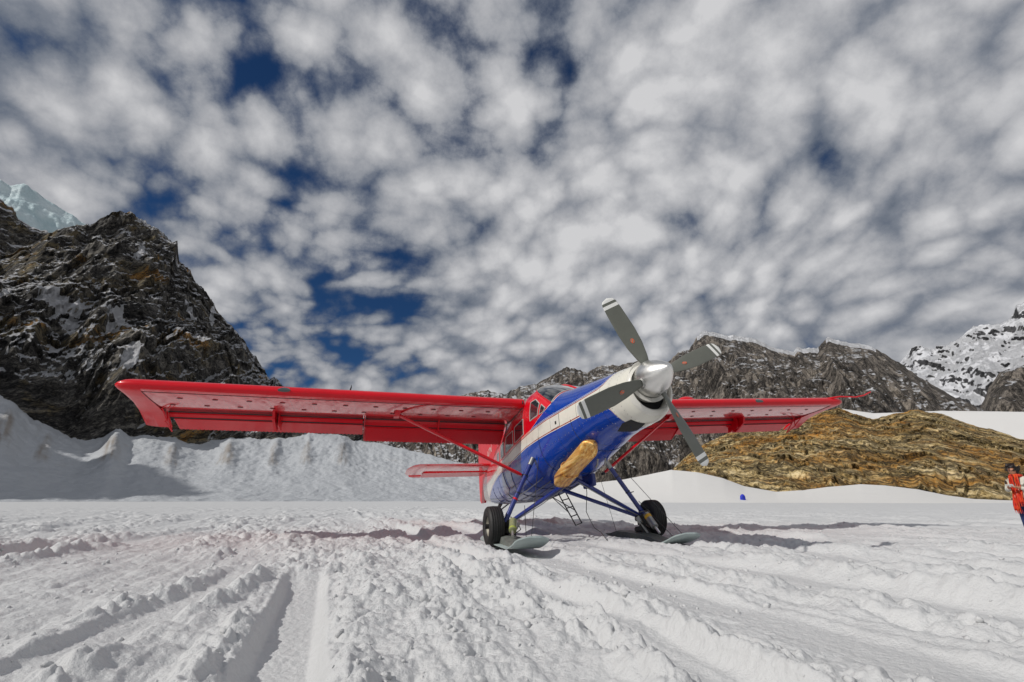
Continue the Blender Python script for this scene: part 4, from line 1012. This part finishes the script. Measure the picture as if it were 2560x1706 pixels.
# ---- landing gear
def gear(s, first):
    ay = s * 1.708
    ax0 = Vector(B(0, s * 1.40, 0)); ctr = B(0, ay, 0)
    def T(name, pts, r, m=M['strut_blue'], n=12, flat=1.0, par=plane): return MB().tube(pts, r, n, flat=flat).build(name, m, par)
    # outer shock leg from the cabin side down to the axle
    top = B(-.05 if s > 0 else .10, s * .80, 1.26 if s > 0 else 1.14); bot = B(.07, s * 1.50, .05)
    leg = T('shock_leg', [top, top.lerp(bot, .06), bot], [.045, .047, .047])
    MB().tube([top - (bot - top) * .02, top + (bot - top) * .10], .052, 14).build('leg_clevis', M['alu'], leg)
    for t in (.27, .55): MB().tube([top.lerp(bot, t), top.lerp(bot, t + .012)], .054, 14).build('leg_clamp', M['dark'], leg)
    if s < 0: MB().tube([top.lerp(bot, .58), top.lerp(bot, .58) + Vector((.05, .10, .02))], .01, 6).build('foot_peg', M['dark'], leg)
    else: MB().tube([top.lerp(bot, .635), top.lerp(bot, .66)], .0495, 14).build('leg_band', M['red'], leg)
    # V of faired tubes up to the keel
    k1 = B(.12, s * .06, .80); k2 = B(-.72, s * .06, .72)
    a1 = B(.06, s * 1.44, .03)
    d = (a1 - k1).normalized(); cx_ = Vector((1, 0, 0)); cx_ = (cx_ - d * cx_.dot(d)).normalized(); cz_ = d.cross(cx_)
    rws = [[k1.lerp(a1, t) + cx_ * (.085 * k * math.cos(q)) + cz_ * (.045 * k * math.sin(q)) for q in np.linspace(0, 2 * math.pi, 17)[:-1]] for t, k in ((0, .9), (.05, 1), (.92, .8), (1, .5))]
    v = MB().grid(rws, True, True, True).build('axle_strut', M['strut_blue'], plane)
    T('brace_strut', [k2, a1 + Vector((-.06, 0, 0))], [.042, .036])
    T('brake_line', [k1 + Vector((.03, 0, -.05)), k1.lerp(a1, .5) + Vector((.05, 0, -.07)), a1 + Vector((.05, 0, -.03))], .009, M['alu'], 6)
    # axle, fork and knuckle
    MB().lathe([(-.30, .045), (.26, .045)], B(0, s * 1.62, 0), (0, -s, 0), 16, True).build('axle', M['dark'], plane)
    kn = MB().box(B(.04, s * 1.43, -.03), (.20, .14, .24), bev=.03)
    kn.tube([B(.08, s * 1.36, .05), B(.16, s * 1.36, -.16), B(.18, s * 1.36, -.30)], [.05, .045, .04], 10)
    kn.tube([B(-.06, s * 1.50, .03), B(-.14, s * 1.50, -.14), B(-.10, s * 1.42, -.30)], [.045, .04, .035], 10)
    kn.build('axle_knuckle', M['dark'], plane)
    # wheel: rim body with tyre as its part
    wh = MB().lathe([(-.10, .0), (-.10, .05), (-.075, .08), (-.05, .12), (-.06, .165), (-.10, .18), (.10, .18), (.06, .16), (.05, .10), (.08, .05), (.08, .0)], ctr, (0, -1, 0), 40).build('wheel', M['rim'], plane, sharp=30)
    for k in range(6):
        a = k * math.pi / 3
        MB().lathe([(-.066, .0), (-.066, .022), (-.05, .022)], ctr + Vector((math.cos(a) * .105, 0, math.sin(a) * .105)), (0, -1, 0), 10).build('rim_hole', M['hole'], wh)
        MB().lathe([(.066, .0), (.066, .022), (.05, .022)], ctr + Vector((math.cos(a) * .105, 0, math.sin(a) * .105)), (0, -1, 0), 10).build('rim_hole', M['hole'], wh)
    prof_t = [(-.10, .18), (-.128, .20), (-.148, .25), (-.15, .29), (-.138, .33), (-.115, .352)]
    for g in (-.085, -.045, 0.0, .045, .085):
        prof_t += [(g - .018, .364 - abs(g) * .06), (g - .006, .366 - abs(g) * .06), (g - .005, .353 - abs(g) * .06), (g + .005, .353 - abs(g) * .06), (g + .006, .366 - abs(g) * .06), (g + .018, .364 - abs(g) * .06)]
    prof_t += [(.115, .352), (.138, .33), (.15, .29), (.148, .25), (.128, .20), (.10, .18)]
    MB().lathe(prof_t, ctr, (0, -1, 0), 64).build('tyre', M['tyre'], wh, sharp=40)
    # ski, level with the snow: rises toward the nose in body axes
    slope = -math.tan(AL)
    yc = 1.48 if s > 0 else -1.40
    def K(x, y, h): return B(x, yc + y, -AXZ + .0 + x * slope + h + (y + yc) * .034)
    dx0 = -.04 if s > 0 else -.16
    rws = []; pts = np.linspace(-1.15, 1.85, 34)
    def hb(x): return -.01 + .23 * max(0, (x - 1.0) / .85) ** 1.6 + .05 * max(0, (-.85 - x) / .3) ** 2
    def hwid(x): return .285 * (1 - .55 * max(0, (x - 1.62) / .23) ** 3) * (1 - .3 * max(0, (-.95 - x) / .2) ** 2)
    for x in pts:
        w_ = hwid(x); h0 = hb(x)
        rws.append([K(x + dx0, -w_, h0 + .022), K(x + dx0, -w_ * .98, h0 + .004), K(x + dx0, -w_ * .5, h0), K(x + dx0, 0, h0), K(x + dx0, w_ * .5, h0), K(x + dx0, w_ * .98, h0 + .004), K(x + dx0, w_, h0 + .022), K(x + dx0, w_ * .6, h0 + .030), K(x + dx0, -w_ * .6, h0 + .030)])
    ski = MB().grid(rws, True, True, True).build('ski', M['skid'], plane, sharp=50)
    rws = []
    for x in np.linspace(-1.12, 1.18, 24):
        e = min(1, (x + 1.12) / .5, (1.18 - x) / .75); e = max(0.02, e) ** .8; w_ = .17; h0 = hb(x) + .028
        rws.append([K(x + dx0, -w_ * 1.1, h0), K(x + dx0, -w_, h0 + .12 * e), K(x + dx0, -w_ * .5, h0 + .14 * e), K(x + dx0, w_ * .5, h0 + .14 * e), K(x + dx0, w_, h0 + .12 * e), K(x + dx0, w_ * 1.1, h0)])
    MB().grid(rws, False, False, False).build('ski_deck', M['deck'], ski, sharp=30)
    MB().box(K(.15 + dx0, 0, .22), (.34, .12, .10), bev=.02).build('ski_pedestal', M['dark'], ski)
    # hydraulic ram and spring
    a = B(.30, s * 1.40, .07); b = K(.62, .04 * s, .17)
    cyl = MB().tube([a, a.lerp(b, .04), a.lerp(b, .68), a.lerp(b, .70)], [.045, .07, .07, .05], 18).build('hydraulic_cylinder', M['olive'] if s > 0 else M['alu'], ski)
    MB().tube([a.lerp(b, .66), b], .026, 10).build('piston_rod', M['spinner'], ski)
    MB().tube([a.lerp(b, .12), a.lerp(b, .26)] if s < 0 else [a.lerp(b, .55), a.lerp(b, .64)], .0725, 18).build('cylinder_band', M['yellow'] if s < 0 else worn('lime_band', (.45, .52, .1), .4), ski)
    a = B(.16, s * 1.27, .02); b = K(.28, -.02 * s, .16)
    MB().tube([a, a.lerp(b, .4), a.lerp(b, .42), b], [.05, .05, .025, .022], 14).build('damper', M['alu'], ski)
    MB().tube([a + Vector((.02, 0, -.02)), a + Vector((.10, .02, -.12)), b + Vector((.06, .03, .0))], .009, 6).build('hydraulic_hose', M['dark'], ski)
    MB().tube([B(.10, s * 1.36, .12), B(.22, s * 1.42, .13), B(.30, s * 1.40, .08)], .012, 6).build('hydraulic_hose', M['alu'], ski)
    # check cables from fuselage to ski tip and tail
    T('check_cable', [B(.35, s * .80, 1.22), K(1.62 + dx0, 0, hb(1.62) + .05)], .0055, M['cable'], 6)
    T('check_cable', [B(-.35, s * .80, 1.0), K(-.95 + dx0, 0, .10)], .0045, M['cable'], 6)
    T('check_cable', [B(.45, s * 1.2, .30), K(1.35 + dx0, 0, hb(1.35) + .05)], .006, M['cable'], 6)
gear(1, True); gear(-1, False)
# tail ski: spring strut, fork and small ski
MB().tube([B(-5.9, 0, 1.10), B(-6.5, 0, .92), B(-6.8, 0, .84)], [.05, .045, .04], 10).build('tail_spring', M['dark'], plane)
MB().tube([B(-5.6, .15, 1.04), B(-6.75, 0, .86)], .022, 8).build('tail_brace', M['dark'], plane)
MB().tube([B(-5.6, -.15, 1.04), B(-6.75, 0, .86)], .022, 8).build('tail_brace', M['dark'], plane)
MB().tube([B(-6.8, 0, .92), B(-6.85, 0, .70), B(-6.9, 0, .60)], [.05, .045, .04], 10).build('tail_fork', M['strut_blue'], plane)
rws = [[B(x, y, -AXZ - x * math.tan(AL) + h + .02) for y, h in ((-.12, 0), (.12, 0), (.12, .04), (-.12, .04))] for x in np.linspace(-7.4, -6.5, 8)] + [[B(x, y, -AXZ - x * math.tan(AL) + h + q) for y, h in ((-.12, 0), (.12, 0), (.12, .03), (-.12, .03))] for x, q in ((-6.35, .06), (-6.22, .14))]
MB().grid(rws, True, True, True).build('tail_ski', M['skid'], plane, sharp=40)
# boarding ladder hanging on the port side
LA, LB_, LC, LD = B(-1.65, -.3, .79), B(-1.19, -.3, .76), B(-.79, -.3, -.01), B(-.45, -.3, .01)
def ladder():
    t0, t1, b0, b1 = LA, LB_, LC, LD
    lad = MB().tube([t0, b0], .014, 8).build('boarding_ladder', M['dark'], plane)
    MB().tube([t1, b1], .014, 8).build('ladder_rail', M['dark'], lad)
    for t in (.25, .5, .75, 1.0): MB().tube([t0.lerp(b0, t), t1.lerp(b1, t)], .012, 8).build('ladder_rung', M['dark'], lad)
    MB().tube([t0 + Vector((-.45, .0, -.03)), t0.lerp(b0, .62)], .010, 6).build('ladder_stay', M['dark'], lad)
    MB().tube([t0 + Vector((-.45, .0, -.03)), t1.lerp(b1, .62)], .010, 6).build('ladder_stay', M['dark'], lad)
ladder()
# tie-down rope hanging to the snow and dark step box under the belly
MB().tube([B(.02, -.3, .80), B(.0, -.3, .55), B(-.15, -.3, .20), B(-.05, -.33, .0), B(.15, -.3, -.14), B(.42, -.3, -.24), B(.62, -.34, -.44)], .008, 6).build('hanging_hose', M['cable'], plane)
MB().box(B(.14, -.32, .76), (.5, .08, .24), bev=.012).build('step_box', M['strut_blue'], plane)
for y in (.18, .02):
    MB().tube([B(1.3, -y, belly(1.3, y) - .0), B(1.25, -y, belly(1.3, y) - .10), B(1.18, -y, belly(1.3, y) - .13)], .016, 8).build('drain_pipe', M['alu'], plane)

# ------------------------------------------------------------------ blue shelter far off on the snow
az_ = R(24.45); dd = 176.0
sh = empty('shelter', (math.sin(az_) * dd, math.cos(az_) * dd, .55)); sh.rotation_euler = (0, 0, -az_)
setp(sh, 'small bright blue domed shelter standing alone far off on the snow', 'shelter')
M['tent'] = worn('blue_tent_cloth', (0.005, .02, .55), .5, var=.3, scale=2)
MB().lathe([(0, .80), (.5, .80), (1.1, .76), (1.5, .66), (1.8, .45), (1.96, .2), (2.0, .0)], (0, 0, 0), (0, 0, 1), 24).build('tent_body', M['tent'], sh)
MB().grid([[(x * (1 - .25 * z / 1.6), -(.81 - .00 * z) * math.sqrt(max(0, 1 - (x / .81) ** 2)) * (1 - .05 * z) - .02, z) for x in np.linspace(-.3, .3, 7)] for z in np.linspace(.02, 1.45, 6)]).build('door_flap', worn('tent_door', (.01, .03, .35), .6), sh)
MB().lathe([(0, .82), (.06, .84), (.08, .80)], (0, 0, -.04), (0, 0, 1), 24).build('ground_skirt', M['tent'], sh)

# ------------------------------------------------------------------ person reading something in the hands, cut by the right edge
per = empty('person', (12.08, 11.98, 0.0)); setp(per, 'person in a white jacket and long red scarf looking down at their hands', 'person')
per.rotation_euler = (0, 0, R(197))      # local +x is where the person faces
per.scale = (1, 1, 1)
def skin(name, nodes, edges, mat, par, lvl=2):
    """nodes: name -> (co, radius or (rx, ry)); first node is the root"""
    keys = list(nodes); me = bpy.data.meshes.new(name)
    me.from_pydata([nodes[k][0] for k in keys], [(keys.index(a), keys.index(b)) for a, b in edges], [])
    o = bpy.data.objects.new(name, me); COL.objects.link(o); o.parent = par
    sk = o.modifiers.new('skin', 'SKIN'); sk.use_smooth_shade = True
    for i, k in enumerate(keys):
        r = nodes[k][1]; d = me.skin_vertices[0].data[i]; d.radius = r if hasattr(r, '__len__') else (r, r); d.use_root = (i == 0)
    ss = o.modifiers.new('sub', 'SUBSURF'); ss.levels = lvl; ss.render_levels = lvl
    me.materials.append(mat)
    return o
M['skin'] = worn('skin_tone', (.42, .19, .11), .5, var=.15); M['jacket'] = worn('white_jacket', (.66, .65, .56), .75, var=.25, scale=9, bump=.6, bscale=14)
M['jean'] = worn('blue_denim', (.02, .04, .14), .8, var=.4, scale=14); M['boot'] = worn('black_boot', (.02, .02, .02), .5)
M['hair'] = worn('black_hair', (.022, .014, .012), .5, var=.6, scale=30, bump=.8, bscale=60, stretch=(1, 1, .3)); 
def scarf_mat():
    m = pbr('red_scarf', (.6, .03, .01), .85); t = NT(m.node_tree); co = t.add('ShaderNodeTexCoord').outputs['Object']
    n = t.noise(t.mapping(co, scale=(22, 22, 5)), 1.6, 5, .6)
    t.put(t.n['Principled BSDF'].inputs['Base Color'], t.ramp(n, [(.35, (.30, .006, .01)), (.5, (.62, .03, .01)), (.62, (.75, .13, .02)), (.72, (.10, .01, .03))]))
    t.put(t.n['Principled BSDF'].inputs['Normal'], t.bump(n, .8, .01)); return m
M['scarf'] = scarf_mat()
nb = {'pelvis': ((0, 0, .86), (.13, .11)), 'waist': ((.0, 0, 1.0), (.11, .09)), 'chest': ((.0, 0, 1.17), (.13, .10)), 'neck0': ((.03, 0, 1.30), .055), 'neck1': ((.07, 0, 1.36), .05),
      'head0': ((.12, 0, 1.395), (.065, .062)), 'head1': ((.125, 0, 1.45), (.082, .088)), 'head2': ((.10, 0, 1.51), (.07, .075))}
eb = [('pelvis', 'waist'), ('waist', 'chest'), ('chest', 'neck0'), ('neck0', 'neck1'), ('neck1', 'head0'), ('head0', 'head1'), ('head1', 'head2')]
for n_, sy_ in (('l', 1), ('r', -1)):
    nb.update({n_ + 'sh': ((0, .16 * sy_, 1.24), .055), n_ + 'el': ((.04, .235 * sy_, 1.0), .042), n_ + 'wr': ((.24, .09 * sy_, 1.06), .026), n_ + 'pa': ((.31, .055 * sy_, 1.075), (.032, .016)),
               n_ + 'hip': ((0, .09 * sy_, .80), .085), n_ + 'kn': ((.02, .10 * sy_, .46), .055), n_ + 'an': ((-.01, .11 * sy_, .10), .038), n_ + 'to': ((.12, .12 * sy_, .04), .035)})
    eb += [('chest', n_ + 'sh'), (n_ + 'sh', n_ + 'el'), (n_ + 'el', n_ + 'wr'), (n_ + 'wr', n_ + 'pa'), ('pelvis', n_ + 'hip'), (n_ + 'hip', n_ + 'kn'), (n_ + 'kn', n_ + 'an'), (n_ + 'an', n_ + 'to')]
    for f_, (dy, ln_) in enumerate(((.024, .062), (.008, .07), (-.008, .066), (-.022, .05))):
        a_, b_n = n_ + 'f%da' % f_, n_ + 'f%db' % f_
        nb[a_] = ((.31 + ln_ * .6, (.055 - dy * .6) * sy_, 1.075 + dy * .6), .0085); nb[b_n] = ((.31 + ln_, (.035 - dy * .6) * sy_, 1.09 + dy * .6), .007)
        eb += [(n_ + 'pa', a_), (a_, b_n)]
    nb[n_ + 'ta'] = ((.30, (.03) * sy_, 1.10), .010); nb[n_ + 'tb'] = ((.335, .02 * sy_, 1.115), .008); eb += [(n_ + 'wr', n_ + 'ta'), (n_ + 'ta', n_ + 'tb')]
body_o = skin('body', nb, eb, M['skin'], per)
nj = {'c0': ((0, 0, .98), (.165, .135)), 'c_': ((0, 0, .84), (.175, .15)), 'c1': ((0, 0, 1.12), (.16, .13)), 'c2': ((0, 0, 1.24), (.13, .11)), 'c3': ((.03, 0, 1.32), (.07, .07))}
ej = [('c0', 'c_'), ('c0', 'c1'), ('c1', 'c2'), ('c2', 'c3')]
for n_, sy_ in (('l', 1), ('r', -1)):
    nj.update({n_ + 's': ((0, .17 * sy_, 1.24), .075), n_ + 'e': ((.03, .245 * sy_, 1.0), .062), n_ + 'w': ((.225, .10 * sy_, 1.055), .040)}); ej += [('c2', n_ + 's'), (n_ + 's', n_ + 'e'), (n_ + 'e', n_ + 'w')]
skin('jacket', nj, ej, M['jacket'], per)
nl = {'p': ((0, 0, .82), (.14, .125))}; el_ = []
for n_, sy_ in (('l', 1), ('r', -1)):
    nl.update({n_ + 'h': ((0, .09 * sy_, .74), .095), n_ + 'k': ((.02, .10 * sy_, .46), .066), n_ + 'a': ((-.01, .11 * sy_, .10), .060)}); el_ += [('p', n_ + 'h'), (n_ + 'h', n_ + 'k'), (n_ + 'k', n_ + 'a')]
    skin('boot', {'a': ((-.015, .11 * sy_, .20), .055), 'b': ((-.015, .11 * sy_, .055), .055), 'c': ((.10, .12 * sy_, .04), .045), 'd': ((.17, .125 * sy_, .035), .035)}, [('a', 'b'), ('b', 'c'), ('c', 'd')], M['boot'], per)
skin('trousers', nl, el_, M['jean'], per)
# face pieces, hair
for sy_ in (1, -1):
    MB().lathe([(0, .009), (.004, .007), (.006, 0)], (.205, .03 * sy_, 1.445), (1, 0, -.3), 10).build('eye', pbr('eye_dark', (.01, .01, .01), .2), body_o)
hr = random.Random(4)
skin('hair', {'a': ((.075, 0, 1.505), (.085, .095)), 'b': ((.03, 0, 1.47), (.085, .085)), 'c': ((.01, 0, 1.40), (.055, .065)), 'd': ((.0, 0, 1.32), (.035, .045)), 'e': ((.13, 0, 1.525), (.055, .055)), 'f': ((.17, .0, 1.515), (.03, .04))}, [('a', 'b'), ('b', 'c'), ('c', 'd'), ('a', 'e'), ('e', 'f')], M['hair'], body_o)
for k in range(40):
    a_ = hr.uniform(-2.6, 2.6); p0 = Vector((.07 + .09 * math.cos(a_), .09 * math.sin(a_), 1.50 + hr.uniform(-.06, .05)))
    if k == 0: hb_ = MB()
    hb_.tube([p0, p0 + Vector((.04 * math.cos(a_), .04 * math.sin(a_), hr.uniform(-.01, .05))), p0 + Vector((.06 * math.cos(a_) + .02, .06 * math.sin(a_), hr.uniform(-.06, .05)))], [.008, .005, .001], 5)
setp(hb_.build('hair_strands', M['hair'], body_o), kind='stuff')
# scarf: two hanging falls and a loop at the neck
def fall(y0, x0, ln_, w_):
    rws = []
    for i in range(16):
        t = i / 15; z = 1.33 - ln_ * t; xx = x0 + .05 * t + .02 * math.sin(t * 9); r = []
        for j in range(9):
            q = j / 8 - .5; r.append((xx + .022 * math.sin(q * 14 + t * 3), y0 + w_ * q * (.7 + .5 * t), z))
        rws.append(r)
    o = MB().grid(rws).build('scarf', M['scarf'], per); m_ = o.modifiers.new('t', 'SOLIDIFY'); m_.thickness = .02
    for j in range(9):
        x_, y_, z_ = rws[-1][j]; MB().tube([(x_, y_, z_ + .01), (x_ + .01, y_ + .006, z_ - .07)], [.006, .002], 5).build('scarf_fringe', M['scarf'], o)
fall(.055, .155, .62, .085); fall(-.05, .16, .78, .095)
MB().tube([(.04 + .085 * math.cos(a), .085 * math.sin(a), 1.33 + .01 * math.cos(a)) for a in np.linspace(0, 2 * math.pi, 19)], .04, 10, cap=False).build('scarf_loop', M['scarf'], per)
pk = MB().box((11.98 + 0, 11.98, 0), (.001, .001, .001))
ph = MB().box((.355, 0, 1.105), (.012, .14, .075), Matrix.Rotation(R(35), 3, 'Y'), .004).build('phone', pbr('pale_phone', (.6, .6, .58), .3), None)
ph.matrix_world = Matrix.Translation((12.08, 11.98, 0)) @ Matrix.Rotation(R(197), 4, 'Z')
setp(ph, 'small pale phone held in both hands of the person in the white jacket', 'phone')
